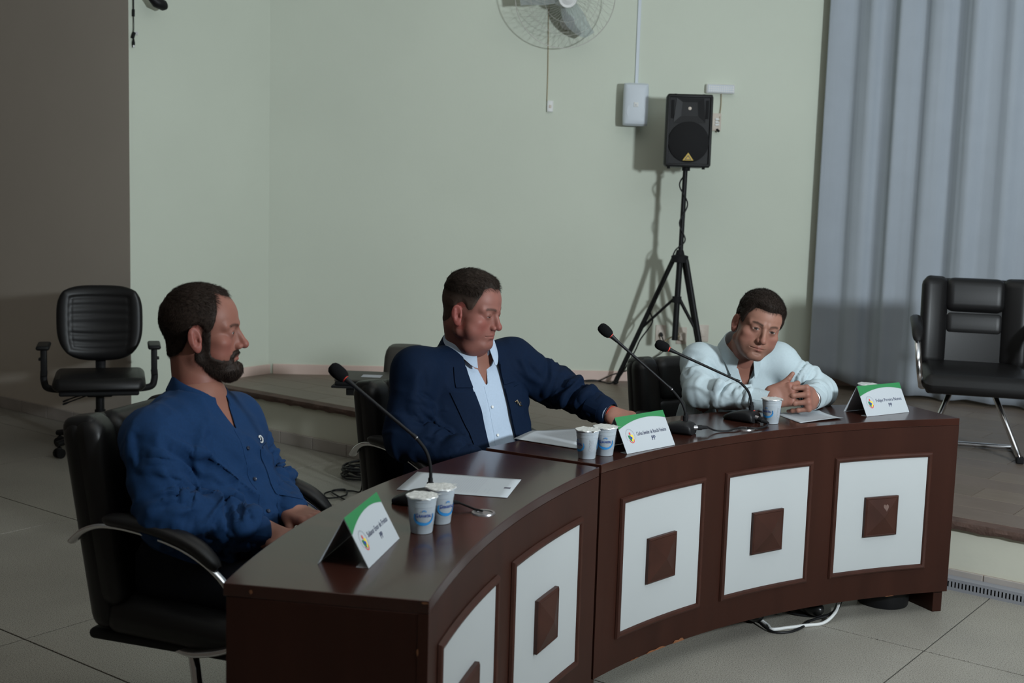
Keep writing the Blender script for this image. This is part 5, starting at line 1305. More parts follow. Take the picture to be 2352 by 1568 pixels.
def drape(V, N, dirs, seed=0.0):
    """long soft folds along given directions: (direction, centre, radius, amp, freq)"""
    d = np.zeros(len(V))
    for dr, c, rad, amp, fr in dirs:
        dr = nrm(dr); q = V-np.array(c); w = np.exp(-((q*q).sum(1))/(rad*rad)); along = (q@dr)[:, None]*dr; per = q-along
        e1 = nrm(np.cross(dr, (0.21, 0.9, 0.4))); e2 = np.cross(dr, e1)
        n = fbm(np.stack([(q@e1)*fr, (q@e2)*fr, (q@dr)*fr*0.16], 1)+seed, 2)/0.75; r = 1-np.abs(2*n-1)
        d += amp*1.5*(r**2.4-0.3)*w
    return V+N*d[:, None]
def creases(V, N, items):
    """cloth creases: (points, width, height) - a ridge with a furrow beside it along a polyline lying near the surface"""
    d = np.zeros(len(V))
    for pts, w, h in items:
        pts = np.array([tuple(p) for p in spline([Vector(p) for p in pts], 5)]); best = np.full(len(V), 1e9); sg = np.zeros(len(V)); tt = np.zeros(len(V)); m = len(pts)-1
        box = (V > pts.min(0)-5*w).all(1) & (V < pts.max(0)+5*w).all(1); ii = np.where(box)[0]
        if not len(ii): continue
        v = V[ii]; nn = N[ii]; b = np.full(len(ii), 1e9); s_ = np.zeros(len(ii)); t_ = np.zeros(len(ii))
        for k in range(m):
            a, c = pts[k], pts[k+1]; e = c-a; l = np.linalg.norm(e); e = e/l; q = v-a; u = np.clip(q@e, 0, l); r = q-u[:, None]*e; dist = np.linalg.norm(r, axis=1)
            sd = np.cross(nn, e); better = dist < b; b = np.where(better, dist, b); s_ = np.where(better, (r*sd).sum(1), s_); t_ = np.where(better, (k+u/l)/m, t_)
        tap = sstep(0.0, 0.28, t_)*sstep(1.0, 0.68, t_); off = np.sqrt(np.maximum(b*b-s_*s_, 0))
        wv = w*(0.75+0.5*vnoise(v*40))
        d[ii] += h*tap*np.exp(-(off/(4*w))**2)*(np.exp(-(s_/wv)**2)-0.75*np.exp(-((s_-1.5*wv)/(wv*0.9))**2))
    return V+N*d[:, None]
def limb_creases(sh, el, wr, inner, n=6, w=0.010, h=0.008, seed=1, cuffs=True):
    """creases bunching at the inside of an elbow and above a cuff"""
    rng = np.random.RandomState(seed); out = []; inner = nrm(inner)
    for k in range(n):
        t = rng.uniform(-0.55, 0.75); base = el+(wr-el)*t if t > 0 else el+(sh-el)*(-t); ax_ = nrm(wr-el) if t > 0 else nrm(sh-el); sd = nrm(np.cross(ax_, inner)); tilt = rng.uniform(-0.7, 0.7); r = 0.062-0.014*max(t, 0)
        p = []
        for a in (-1.35, -0.6, 0.15, 0.9, 1.5):
            a2 = a+rng.normal(0, 0.15); p.append(base+(inner*math.cos(a2)+sd*math.sin(a2))*r+ax_*(tilt*0.05*a+rng.normal(0, 0.005)))
        out.append((p, w*rng.uniform(0.7, 1.3), h*rng.uniform(0.6, 1.25)))
    if cuffs:
        ax_ = nrm(wr-el); e1 = nrm(np.cross(ax_, (0.2, 0.1, 1))); e2 = np.cross(ax_, e1)
        for k in range(6):
            c = wr-ax_*(0.05+0.022*k*rng.uniform(0.7, 1.2)); a0 = rng.uniform(0, 6.28); p = [c+(e1*math.cos(a0+a)+e2*math.sin(a0+a))*0.047+ax_*rng.normal(0, 0.007) for a in (-1.0, -0.4, 0.3, 1.0)]
            out.append((p, w*0.75, h*0.75))
    return out
def clip_mesh(V, Q, g):
    """keep the part of a quad mesh where g < 0, cutting faces cleanly; returns verts and a list of face arrays by size"""
    s = g[Q] < 0; full = Q[s.all(1)]; part = Q[s.any(1) & ~s.all(1)]; ext = []; cache = {}; polys = {3: [], 4: [], 5: [], 6: []}; nv = len(V)
    for q in part:
        out = []
        for i in range(4):
            a, b = int(q[i]), int(q[(i+1) % 4]); ga, gb = g[a], g[b]
            if ga < 0: out.append(a)
            if (ga < 0) != (gb < 0):
                k = (min(a, b), max(a, b))
                if k not in cache:
                    t = ga/(ga-gb); cache[k] = nv+len(ext); ext.append(V[a]+(V[b]-V[a])*t)
                out.append(cache[k])
        if 3 <= len(out) <= 6: polys[len(out)].append(out)
    VV = np.concatenate([V, np.array(ext)]) if ext else V
    faces = [full]+[np.array(p) for p in polys.values() if p]
    used = np.unique(np.concatenate([f.reshape(-1) for f in faces])); mp = -np.ones(len(VV), int); mp[used] = np.arange(len(used))
    return VV[used], [mp[f] for f in faces]
from mathutils.bvhtree import BVHTree
class Proj:
    """projects (a, c) coordinates of a torso frame on to a garment surface from the front"""
    def __init__(s, V, Q, P0, R):
        s.t = BVHTree.FromPolygons([tuple(v) for v in V], [tuple(q) for f_ in (Q if isinstance(Q, list) else [Q]) for q in f_]); s.P0 = np.array(P0); s.R = np.array(R)
    def __call__(s, a, c, off=0.0, b0=0.6):
        o = s.P0+s.R@np.array((a, b0, c)); h = s.t.ray_cast(Vector(o), Vector(-s.R[:, 1]))
        if h[0] is None:
            return np.array(s.P0+s.R@np.array((a, 0.1, c)))
        n = np.array(h[1]); n = n if n@s.R[:, 1] > 0 else -n
        return np.array(h[0])+n*off
def patch(pr, rows, off, th):
    """rows: list of lists of (a, c); returns MB sheet lying on the garment"""
    P = np.array([[pr(a, c, off) for a, c in row] for row in rows]); mb = MB(); mb.sheet(P, th); mb2 = mb
    return mb
def strip(pr, line, w0, w1, off, th, m=4):
    """ribbon along a polyline of (a,c) between lateral offsets w0..w1"""
    rows = []
    for i in range(len(line)):
        a, c = line[i]; rows.append([(a+w0+(w1-w0)*k/m, c) for k in range(m+1)])
    return patch(pr, rows, off, th)
def lerp_line(pts, n):
    pts = np.array(pts, float); t = np.linspace(0, len(pts)-1, n); return [(float(np.interp(k, range(len(pts)), pts[:, 0])), float(np.interp(k, range(len(pts)), pts[:, 1]))) for k in t]
def collar(N0, R, rx, ry, stand, fall, th0, point=0.03, flare=0.012, back=0.012, lean=0.0, n=56):
    """turned-down shirt collar round the neck; R columns right, forward, up of the neck; th0 half opening at the front (rad)"""
    N0 = np.array(N0); rows = []
    prof = [(-0.002, -0.014), (0.0, 0.0), (0.001, stand), (0.004, stand+0.0035), (0.008, stand+0.001), (0.013, stand-fall*0.35), (0.018, stand-fall*0.75), (0.021, stand-fall)]
    for i in range(n+1):
        t = th0+(2*math.pi-2*th0)*i/n; row = []; e = min(t, 2*math.pi-t)-th0; pk = math.exp(-(e/0.38)**2); fr = 0.5+0.5*math.cos(t)
        for k, (dr, dz) in enumerate(prof):
            q = max(0, (k-4)/3.0); z = dz+back*(1-fr)*1.0-point*pk*q-0.020*fr*(1 if k < 9 else 0)-stand*0.35*pk*(1-q if k > 1 else 0)
            r_ = dr+flare*pk*q+0.010*q*(1-fr)*0.3
            row.append(N0+R@np.array(((rx+r_)*math.sin(t), (ry+r_)*math.cos(t)+lean*z, z)))
        rows.append(row)
    return MB().sheet(np.array(rows), -0.0014)
def cuff(a, b, r0, r1, mname, th=0.002, n=28, wob=0.0):
    """open band round a wrist from a to b"""
    a = np.array(a, float); b = np.array(b, float); ax_ = nrm(b-a); e1 = nrm(np.cross(ax_, (0.2, 0.1, 1))); e2 = np.cross(ax_, e1); rows = []
    for k in range(7):
        t = k/6; c = a+(b-a)*t; r = r0+(r1-r0)*t; row = []
        for i in range(n+1):
            an = 2*math.pi*i/n; rr = r*(1+wob*math.sin(3*an+2*t)+wob*0.6*math.sin(5*an+1)); row.append(c+(e1*math.cos(an)*1.08+e2*math.sin(an)*0.94)*rr)
        rows.append(row)
    return MB().sheet(np.array(rows), -th)
def button(mb, p, n, r=0.0055):
    q = Vector(n).to_track_quat('Z', 'Y').to_matrix().to_4x4(); mb.lathe([(r*0.55, 0.0025), (r*0.8, 0.003), (r, 0.002), (r, 0.0)], 14, TR(*p) @ q); return mb
def cloth(name, col, rough=0.8, weave=900, amt=0.10, sheen=0.03):
    return mat(name, col, rough, spec=0.12, noise=(weave/6, amt, 3), bump=(weave, 0.12), sheen=sheen)
M['shirt_blue'] = cloth('blue_cotton', (0.0085, 0.034, 0.098))
M['shirt_pale'] = cloth('pale_blue_cotton', (0.43, 0.52, 0.64), amt=0.03, sheen=0.02)
M['shirt_aqua'] = cloth('pale_aqua_cotton', (0.45, 0.53, 0.56), amt=0.03, sheen=0.02)
M['suit'] = cloth('navy_wool', (0.0032, 0.0105, 0.030), 0.8, amt=0.12, sheen=0.0)
M['trouser'] = cloth('dark_trouser', (0.010, 0.011, 0.016), 0.85)
M['shoe'] = mat('black_shoe', (0.01, 0.01, 0.01), 0.3)
M['btn_dark'] = mat('dark_button', (0.012, 0.018, 0.04), 0.35); M['btn_white'] = mat('white_button', (0.75, 0.76, 0.74), 0.35)
def add_mesh(name, V, Q, m, root, label=None, solid=0.0):
    o = np_mesh(name, V, Q, m, root)
    if label: o['label'] = label
    if solid:
        s = o.modifiers.new('solid', 'SOLIDIFY'); s.thickness = solid; s.offset = 0.0
    return o
def legs(root, pelvis, f, r, m, knee=0.43, spread=0.12, kz=0.50, shin=0.06, waist=None):
    """seated trousers and shoes"""
    p = np.array(pelvis, float); f = np.array((f[0], f[1], 0.0)); f = nrm(f); r = np.array((r[0], r[1], 0.0)); r = nrm(r); F = SDF(); z = np.array((0, 0, 1.0))
    F.u(s_ell(p+f*0.02, (0.19, 0.16, 0.12), np.stack([r, f, z], 1)))
    if waist: F.u(waist, 0.03)
    for s in (-1, 1):
        h = p+r*s*0.09-z*0.01+f*0.03; k = p+f*knee+r*s*spread; k[2] = kz; a = k+f*shin+r*s*0.01; a[2] = 0.10
        F.u(s_cone(h, k, 0.092, 0.066), 0.04); F.u(s_cone(k, a, 0.064, 0.052), 0.02)
        S = SDF().u(s_ell(a+f*0.055+z*(-0.062), (0.046, 0.125, 0.040), np.stack([r, f, z], 1))).u(s_cone(a-f*0.01-z*0.02, a+f*0.03-z*0.05, 0.042, 0.045), 0.03).cut(lambda q: (0.004-q[:, 2]).astype(f32), 0.004)
        V, Q = mesh_sdf(S, a+np.array((-0.2, -0.2, -0.12)), a+np.array((0.2, 0.2, 0.06)), 0.010, 1); add_mesh('shoe', V, Q, M['shoe'], root)
    lo = p+np.array((-0.75, -0.75, -0.45)); lo[2] = 0.06; V, Q = mesh_sdf(F, lo, p+np.array((0.75, 0.75, 0.22)), 0.012, 1)
    V = folds(V, vnormals(V, Q), [(p, p+f*knee, 0.25, 0.006, 16, [(0.15, 0.25, 1.0), (0.9, 0.2, 0.6)])]); add_mesh('trousers', V, Q, m, root)
def body_mesh(root, parts, core, lo, hi):
    V2, Q2 = mesh_sdf(core, lo, hi, 0.012, 1); parts = parts+[(V2, Q2, np.tile(np.array((0.26, 0.115, 0.082)), (len(V2), 1)))]
    n = 0; VV = []; QQ = []; CC = []
    for V, Q, C in parts: VV.append(V); QQ.append(Q+n); CC.append(C); n += len(V)
    return np_mesh('body', np.concatenate(VV), np.concatenate(QQ), M['skin'], root, np.concatenate(CC))
# ---------------------------------------------------------------- man in the blue shirt
def man_blue():
    pel = np.array((-0.885, 3.425, 0.555)); nk = np.array((-0.853, 3.435, 1.005)); yaw = math.radians(-22)
    f = np.array((math.cos(yaw), math.sin(yaw), 0.0)); R = frame(f, nk-pel); r, fw, up = R.T
    root = empty('person', (pel[0], pel[1], 0), 0, 'man with a dark beard in a blue shirt seated at the near desk in profile', 'person')
    c, w, d, s = smooth_prof([-0.035, 0.0, 0.08, 0.16, 0.25, 0.34, 0.40, 0.445, 0.475], [0.185, 0.195, 0.205, 0.205, 0.200, 0.200, 0.180, 0.135, 0.085], [0.135, 0.145, 0.165, 0.163, 0.145, 0.130, 0.108, 0.085, 0.070], [0.045, 0.055, 0.080, 0.078, 0.050, 0.025, 0.005, -0.005, 0.0])
    rsh = np.array((-0.930, 3.250, 0.925)); lsh = np.array((-0.790, 3.590, 0.915)); rel = np.array((-0.868, 3.150, 0.735)); rwr = np.array((-0.655, 3.235, 0.690)); lel = np.array((-0.700, 3.660, 0.710)); lwr = np.array((-0.600, 3.43, 0.700))
    F = SDF().u(s_loft(pel, R, c, w, d, s, 2.25))
    for sh, el, wr in ((rsh, rel, rwr), (lsh, lel, lwr)):
        A = SDF().u(s_cone(sh, el, 0.071, 0.060)).u(s_cone(el, wr, 0.060, 0.043), 0.02)
        F.u(A, 0.030); F.u(s_cone(nk-up*0.055+(sh-nk)*0.25, sh+np.array((0, 0, -0.005)), 0.062, 0.066), 0.05)
    lo = (-1.20, 3.00, 0.44); hi = (-0.50, 3.80, 1.10)
    V, Q = mesh_sdf(F, lo, hi, 0.0062); N = vnormals(V, Q)
    V = folds(V, N, [(rsh, rel, 0.10, 0.015, 21, [(0.85, 0.30, 1.0), (0.35, 0.3, 0.5)]), (rel, rwr, 0.085, 0.014, 25, [(0.05, 0.25, 1.0), (0.80, 0.18, 1.1)]), (lsh, lel, 0.10, 0.012, 22, [(0.8, 0.4, 1.0)]), (lel, lwr, 0.08, 0.011, 26, [(0.2, 0.3, 0.8), (0.8, 0.2, 1.0)])], 3.3)
    cen = pel+R@np.array((0.05, 0.10, 0.22))
    V = drape(V, vnormals(V, Q), [(R@np.array((-0.75, 0.35, -0.55)), pel+R@np.array((0.13, 0.10, 0.26)), 0.15, 0.026, 12), (R@np.array((0.85, 0.3, 0.25)), pel+R@np.array((0.03, 0.2, 0.09)), 0.17, 0.020, 11), (R@np.array((0.2, 0.1, -1)), pel+R@np.array((0.12, 0.0, 0.40)), 0.12, 0.010, 16), (R@np.array((0.6, 0.3, 0.7)), pel+R@np.array((-0.1, 0.15, 0.25)), 0.14, 0.012, 13)], 1.7)
    T = lambda a, b, cc: pel+R@np.array((a, b, cc))
    cr = limb_creases(rsh, rel, rwr, (0.9, 0.1, 0.35), 10, 0.011, 0.011, 4)+limb_creases(lsh, lel, lwr, (0.5, -0.6, 0.3), 6, 0.010, 0.009, 5)
    cr += [([T(0.165, 0.10, 0.31), T(0.13, 0.17, 0.27), T(0.09, 0.215, 0.235), T(0.06, 0.235, 0.19)], 0.016, 0.014), ([T(0.17, 0.12, 0.25), T(0.13, 0.18, 0.235), T(0.08, 0.225, 0.235)], 0.014, 0.012), ([T(0.18, 0.08, 0.19), T(0.13, 0.19, 0.17), T(0.06, 0.24, 0.13), T(0.02, 0.25, 0.10)], 0.017, 0.014),
           ([T(0.16, 0.14, 0.09), T(0.10, 0.21, 0.085), T(0.03, 0.24, 0.06)], 0.014, 0.011), ([T(0.15, 0.15, 0.03), T(0.08, 0.20, 0.04), T(0.02, 0.22, 0.02)], 0.012, 0.010), ([T(0.10, 0.09, 0.41), T(0.13, 0.10, 0.36), T(0.15, 0.11, 0.30), T(0.15, 0.13, 0.24)], 0.013, 0.010),
           ([T(-0.12, 0.14, 0.30), T(-0.09, 0.19, 0.24), T(-0.06, 0.23, 0.17)], 0.013, 0.009), ([T(-0.15, 0.12, 0.20), T(-0.10, 0.21, 0.14), T(-0.05, 0.24, 0.09)], 0.014, 0.010), ([rsh+np.array((0.03, -0.045, 0.05)), rsh+np.array((0.035, -0.07, -0.02)), rsh+np.array((0.05, -0.075, -0.10)), rsh+np.array((0.07, -0.07, -0.15))], 0.013, 0.011), ([rsh+np.array((-0.03, -0.05, 0.045)), rsh+np.array((-0.02, -0.07, -0.03)), rsh+np.array((0.0, -0.075, -0.11))], 0.012, 0.008)]
    V = creases(V, vnormals(V, Q), cr)
    L = (V-pel)@R
    g = np.where(L[:, 1] > 0, np.minimum(L[:, 2]-0.385, 0.004+(L[:, 2]-0.385)*0.42-np.abs(L[:, 0]-0.004)), -1.0)
    g = np.maximum(g, 0.030-np.linalg.norm(V-(rwr+nrm(rwr-rel)*0.035), axis=1)); g = np.maximum(g, np.minimum(0.085-0.09*np.clip(L[:, 1], 0, 0.3)*2-L[:, 2], 0.19-np.linalg.norm((L-np.array((0.02, 0.05, 0)))[:, :2]*np.array((0.80, 0.85)), axis=1))); V, Q = clip_mesh(V, Q, g)
    add_mesh('shirt', V, Q, M['shirt_blue'], root, 'blue cotton shirt with long sleeves', 0.0022)
    pr = Proj(V, Q, pel, R)
    line = lerp_line([(0.004, 0.384), (0.002, 0.30), (0.0, 0.2), (-0.002, 0.10), (-0.004, 0.0), (-0.004, -0.02)], 40)
    strip(pr, line, -0.018, 0.017, 0.002, 0.0022, 6).build('placket', M['shirt_blue'], root, world=True, angle=40)
    for k in (0.335, 0.255, 0.175, 0.095, 0.015):
        p = pr(0.0, k, 0.0042); q = pr(0.0, k, 0.02); button(MB(), p, q-p, 0.0056).build('button', M['btn_dark'], root, world=True)
    # breast pocket on his left with a small white emblem
    pk = [[(-0.058-0.098*u, 0.325-0.115*v-(0.014*(1-abs(2*u-1)) if v == 1 else 0)) for u in np.linspace(0, 1, 9)] for v in np.linspace(0, 1, 10)]
    patch(pr, pk, 0.0018, 0.0022).build('chest_pocket', M['shirt_blue'], root, world=True, angle=40)
    e = MB(); pts = [(-0.098+0.011*math.cos(t)*1.25, 0.342+0.0085*math.sin(t)) for t in np.linspace(0.9, 5.6, 12)]
    pa = [pr(a, cc, 0.0045) for a, cc in pts]; e.tube(pa, [0.0012]+[0.0022]*10+[0.0014], 6)
    for k in (1, 3, 5): e.tube([pa[k], pr(pts[k][0]-0.006, pts[k][1]-0.002, 0.0045)], 0.0012, 5)
    e.tube([pa[0], pr(pts[0][0]-0.008, pts[0][1]-0.003, 0.0045), pr(pts[0][0]-0.004, pts[0][1]-0.008, 0.0045)], 0.0014, 5)
    e.build('embroidered_emblem', M['white'], root, world=True)
    # head: in profile, looking right
    hy = math.radians(6); hf = np.array((math.cos(hy), math.sin(hy), 0.035)); hu = nrm((0.02, -0.02, 1.0)); HR = frame(hf, hu); ho = np.array((-0.842, 3.448, 1.191))
    P = dict(line=[0.080, 0.085, 0.096, 0.072, 0.006, -0.016, 0.004, 0.014, 0.002, -0.030, -0.058, -0.074, -0.086], beard=1, hair_top=0.0075, hair_side=0.0065, len_top=0.016, len_side=0.009, flow=(0.1, 0.9, -0.2), stand=0.45, seed=2, lid=0.0040, lid_z=-0.002, hair=(0.020, 0.0125, 0.0090), neck_r=0.060, nose=0.003, ruddy=0.5, skin=(0.255, 0.110, 0.080), hair_label='short dark hair thinning at the temples', nhair=12000, brow_drop=0.002, vox=0.0020, gaze=(0.0, 1.0, -0.15))
    head = build_head(P, HR, ho, 1.04, nk+np.array((0.0, 0.0, -0.015)), root)
    rh = hand(rwr+nrm(rwr-rel)*0.012, (0.82, 0.30, -0.42), (-0.25, -0.55, 0.80), 1, [(28, 30, 18), (30, 32, 20), (32, 34, 20), (34, 34, 20)], thumb=((0.45, 0.80, -0.38), 10, 12))
    lh = hand(lwr+nrm(lwr-lel)*0.015, (0.72, -0.62, -0.10), (0.15, -0.25, 0.95), -1, [(30, 35, 20), (35, 40, 22), (38, 42, 24), (40, 42, 24)], thumb=((0.45, 0.80, -0.38), 12, 14))
    core = SDF().u(s_loft(pel, R, c, w*0.86, d*0.86, s, 2.25)).u(s_cone(rsh, rel, 0.05, 0.042), 0.02).u(s_cone(rel, rwr, 0.042, 0.028), 0.01).u(s_cone(lsh, lel, 0.05, 0.042), 0.02).u(s_cone(lel, lwr, 0.042, 0.028), 0.01).u(s_cone(pel+up*0.36, nk+up*0.02, 0.075, 0.058), 0.05).u(s_loft(pel, R, c[22:], w[22:]*0.965, d[22:]*0.965, s[22:], 2.25), 0.0)
    body_mesh(root, [head, rh, lh], core, lo, hi)
    NR = frame(f, nrm(ho-nk)+np.array((0.05, 0, 0.6)))
    collar(nk+np.array((0.004, -0.004, 0.004)), NR, 0.068, 0.068, 0.034, 0.040, 0.36, point=0.022, flare=0.012, back=0.020).build('collar', M['shirt_blue'], root, world=True, angle=40)
    for el, wr in ((rel, rwr), (lel, lwr)):
        ax_ = nrm(wr-el); cuff(wr-ax_*0.045, wr+ax_*0.022, 0.0465, 0.041, 'c', wob=0.03).build('cuff', M['shirt_blue'], root, world=True, angle=40)
    legs(root, pel-np.array((0, 0, 0.03)), fw, r, M['trouser'], kz=0.55, waist=s_loft(pel, R, c[:14]-0.0, w[:14]*0.985, d[:14]*0.96, s[:14]-0.004, 2.25))
    nest(root, ('lapel', 'jacket_collar', 'jacket_button', 'lapel_pin', 'jacket_cuff'), 'jacket'); nest(root, ('collar', 'placket', 'button', 'chest_pocket', 'embroidered_emblem', 'cuff', 'shirt_cuff'), 'shirt'); nest(root, ('eyebrows',), 'body')
    return root
man_blue()
# ---------------------------------------------------------------- man in the navy suit
def man_suit():
    pel = np.array((-0.20, 4.53, 0.545)); nk = np.array((-0.150, 4.455, 1.030)); yaw = math.radians(-52)
    f = np.array((math.cos(yaw), math.sin(yaw), 0.0)); R = frame(f, nk-pel); r, fw, up = R.T
    root = empty('person', (pel[0], pel[1], 0), 0, 'stout man in a navy suit and open pale shirt looking down at the papers', 'person')
    cc = [-0.05, 0.0, 0.08, 0.16, 0.25, 0.34, 0.41, 0.455, 0.488]
    c, w, d, s = smooth_prof(cc, [0.205, 0.215, 0.225, 0.225, 0.222, 0.220, 0.190, 0.142, 0.090], [0.150, 0.165, 0.190, 0.192, 0.172, 0.148, 0.118, 0.092, 0.076], [0.04, 0.055, 0.080, 0.082, 0.055, 0.025, 0.002, -0.008, 0.0])
    rsh = np.array((-0.325, 4.325, 0.956)); lsh = np.array((-0.002, 4.565, 0.966)); rel = np.array((-0.352, 4.235, 0.735)); rwr = np.array((-0.130, 4.165, 0.690)); lel = np.array((0.172, 4.625, 0.868)); lwr = np.array((0.335, 4.485, 0.812))
    lo = (-0.60, 3.98, 0.46); hi = (0.50, 4.90, 1.14)
    # pale shirt
    Fs = SDF().u(s_loft(pel, R, c, w*0.93, d*0.955, s, 2.25)).u(s_cone(rsh, pel+R@np.array((0, 0, 0.36)), 0.06, 0.07), 0.03).u(s_cone(lsh, pel+R@np.array((0, 0, 0.36)), 0.06, 0.07), 0.03)
    V, Q = mesh_sdf(Fs, lo, hi, 0.0085); N = vnormals(V, Q)
    V = drape(V, N, [(R@np.array((0.25, 0.2, -0.95)), pel+R@np.array((0.0, 0.2, 0.18)), 0.17, 0.008, 16), (R@np.array((0.9, 0.2, -0.2)), pel+R@np.array((0.0, 0.25, 0.08)), 0.10, 0.007, 22)], 4.2)
    L = (V-pel)@R
    g = np.where(L[:, 1] > 0, np.minimum(L[:, 2]-0.395, 0.004+(L[:, 2]-0.395)*0.33-np.abs(L[:, 0])), -1.0); V, Q = clip_mesh(V, Q, g)
    add_mesh('shirt', V, Q, M['shirt_pale'], root, 'pale blue shirt with an open collar', 0.002)
    ps = Proj(V, Q, pel, R)
    strip(ps, lerp_line([(0.0, 0.392), (0.003, 0.30), (0.006, 0.2), (0.004, 0.10), (0.0, -0.02)], 36), -0.016, 0.015, 0.0018, 0.0018, 5).build('placket', M['shirt_pale'], root, world=True, angle=40)
    for k in (0.33, 0.245, 0.16, 0.075):
        p = ps(0.004, k, 0.0036); q = ps(0.004, k, 0.02); button(MB(), p, q-p, 0.0052).build('button', M['btn_white'], root, world=True)
    # jacket
    F = SDF().u(s_loft(pel, R, c, w, d*1.0+0.004, s, 2.3))
    for sh, el, wr in ((rsh, rel, rwr), (lsh, lel, lwr)):
        A = SDF().u(s_cone(sh, el, 0.080, 0.066)).u(s_cone(el, wr, 0.066, 0.050), 0.02); F.u(A, 0.030); F.u(s_cone(nk-up*0.046+(sh-nk)*0.25, sh, 0.066, 0.074), 0.05)
    V, Q = mesh_sdf(F, lo, hi, 0.0062); N = vnormals(V, Q)
    V = folds(V, N, [(rsh, rel, 0.11, 0.011, 17, [(0.85, 0.35, 1.0)]), (rel, rwr, 0.09, 0.010, 19, [(0.1, 0.3, 1.0), (0.8, 0.2, 0.6)]), (lsh, lel, 0.11, 0.012, 18, [(0.8, 0.4, 1.0)]), (lel, lwr, 0.09, 0.012, 20, [(0.15, 0.3, 1.0), (0.75, 0.25, 0.8)])], 8.3)
    V = drape(V, vnormals(V, Q), [(R@np.array((-0.5, 0.3, -0.8)), pel+R@np.array((0.17, 0.1, 0.24)), 0.17, 0.014, 11), (R@np.array((-0.9, 0.3, -0.1)), pel+R@np.array((0.15, 0.15, 0.07)), 0.13, 0.012, 14), (R@np.array((0.7, 0.2, 0.6)), lsh-np.array((0, 0, 0.06)), 0.12, 0.012, 14)], 2.1)
    T = lambda a, b, cc: pel+R@np.array((a, b, cc))
    cr = limb_creases(rsh, rel, rwr, (0.8, 0.0, 0.4), 8, 0.012, 0.009, 14, False)+limb_creases(lsh, lel, lwr, (0.3, -0.85, 0.2), 9, 0.012, 0.009, 15, False)
    cr += [([T(0.20, 0.10, 0.28), T(0.17, 0.17, 0.22), T(0.13, 0.22, 0.15)], 0.016, 0.010), ([T(0.22, 0.08, 0.20), T(0.17, 0.19, 0.14), T(0.11, 0.25, 0.08)], 0.016, 0.010), ([T(0.22, 0.10, 0.10), T(0.16, 0.21, 0.06), T(0.10, 0.25, 0.02)], 0.015, 0.009), ([T(-0.17, 0.13, 0.27), T(-0.13, 0.20, 0.20), T(-0.10, 0.24, 0.12)], 0.015, 0.009),
           ([lsh+np.array((0.02, -0.06, 0.03)), lsh+np.array((0.06, -0.075, -0.03)), lsh+np.array((0.12, -0.065, -0.08))], 0.014, 0.010), ([rsh+np.array((0.01, -0.07, 0.03)), rsh+np.array((0.0, -0.085, -0.06)), rsh+np.array((0.0, -0.085, -0.15))], 0.015, 0.009)]
    V = creases(V, vnormals(V, Q), cr)
    L = (V-pel)@R
    # open front: edge lines in torso coordinates (his right is +a, on the left of the picture)
    cz = [-0.08, 0.0, 0.06, 0.20, 0.30, 0.40, 0.47]; aR = [0.070, 0.062, 0.056, 0.054, 0.058, 0.066, 0.074]; aL = [-0.125, -0.105, -0.090, -0.070, -0.064, -0.066, -0.072]
    g = np.where(L[:, 1] > -0.01, np.minimum(np.interp(L[:, 2], cz, aR)-L[:, 0], L[:, 0]-np.interp(L[:, 2], cz, aL)), -1.0)
    g = np.maximum(g, np.minimum(L[:, 2]-0.462, 0.070-np.abs(L[:, 0])))
    for el, wr in ((lel, lwr), (rel, rwr)): g = np.maximum(g, 0.040-np.linalg.norm(V-(wr+nrm(wr-el)*0.045), axis=1))
    Vf, Qf = V, Q
    V, Q = clip_mesh(V, Q, g); add_mesh('jacket', V, Q, M['suit'], root, 'navy wool suit jacket worn open', 0.0035)
    pj = Proj(Vf, Qf, pel, R)
    # lapels: (inner edge, outer edge) by height; notch near the top
    def lapel(sign, inner, rows):
        P = []
        for c_, wd_ in rows:
            a0 = np.interp(c_, cz, inner)
            P.append([(a0+sign*wd_*k/6, c_) for k in range(7)])
        mb = patch(pj, P, 0.0035, 0.0032*(1 if sign > 0 else -1)); return mb
    low = [(0.035+0.345*k/20, 0.010+0.076*(k/20)**0.9) for k in range(21)]
    upc = [(0.392+0.062*k/7, 0.062-0.016*(k/7)) for k in range(8)]
    lapel(1, aR, low).build('lapel', M['suit'], root, world=True, angle=40); lapel(-1, aL, low).build('lapel', M['suit'], root, world=True, angle=40)
    lapel(1, aR, upc).build('jacket_collar', M['suit'], root, world=True, angle=40); lapel(-1, aL, upc).build('jacket_collar', M['suit'], root, world=True, angle=40)
    p = pj(0.085, 0.045, 0.004); q = pj(0.085, 0.045, 0.02); button(MB(), p, q-p, 0.0095).build('jacket_button', M['btn_dark'], root, world=True)
    # lapel pin on his left
    pn = [pj(-0.092, 0.335, 0.010), pj(-0.104, 0.338, 0.011), pj(-0.112, 0.322, 0.011), pj(-0.126, 0.318, 0.010)]
    MB().tube(pn, [0.0018, 0.0028, 0.0030, 0.0016], 6).tube([pn[2], pj(-0.117, 0.332, 0.011), pj(-0.122, 0.326, 0.011)], 0.0016, 5).tube([pn[1], pj(-0.100, 0.328, 0.011)], 0.0016, 5).build('lapel_pin', M['pin'], root, world=True)
    # jacket collar stand round the back of the neck
    NR = frame(f, nrm(np.array((-0.14, 4.42, 1.15))-nk)*0.5+np.array((0.0, 0.0, 0.9)))
    rows = []
    for i in range(41):
        t = math.radians(62+236*i/40); fr = 0.5+0.5*math.cos(t)
        rows.append([nk+NR@np.array(((0.088+dr)*math.sin(t), (0.080+dr)*math.cos(t)-0.004, dz+0.022*(1-fr)-0.030*fr)) for dr, dz in ((-0.004, -0.02), (-0.003, 0.018), (0.002, 0.023), (0.010, 0.016), (0.024, -0.014), (0.034, -0.034))])
    MB().sheet(np.array(rows), -0.0025).build('jacket_collar', M['suit'], root, world=True, angle=40)
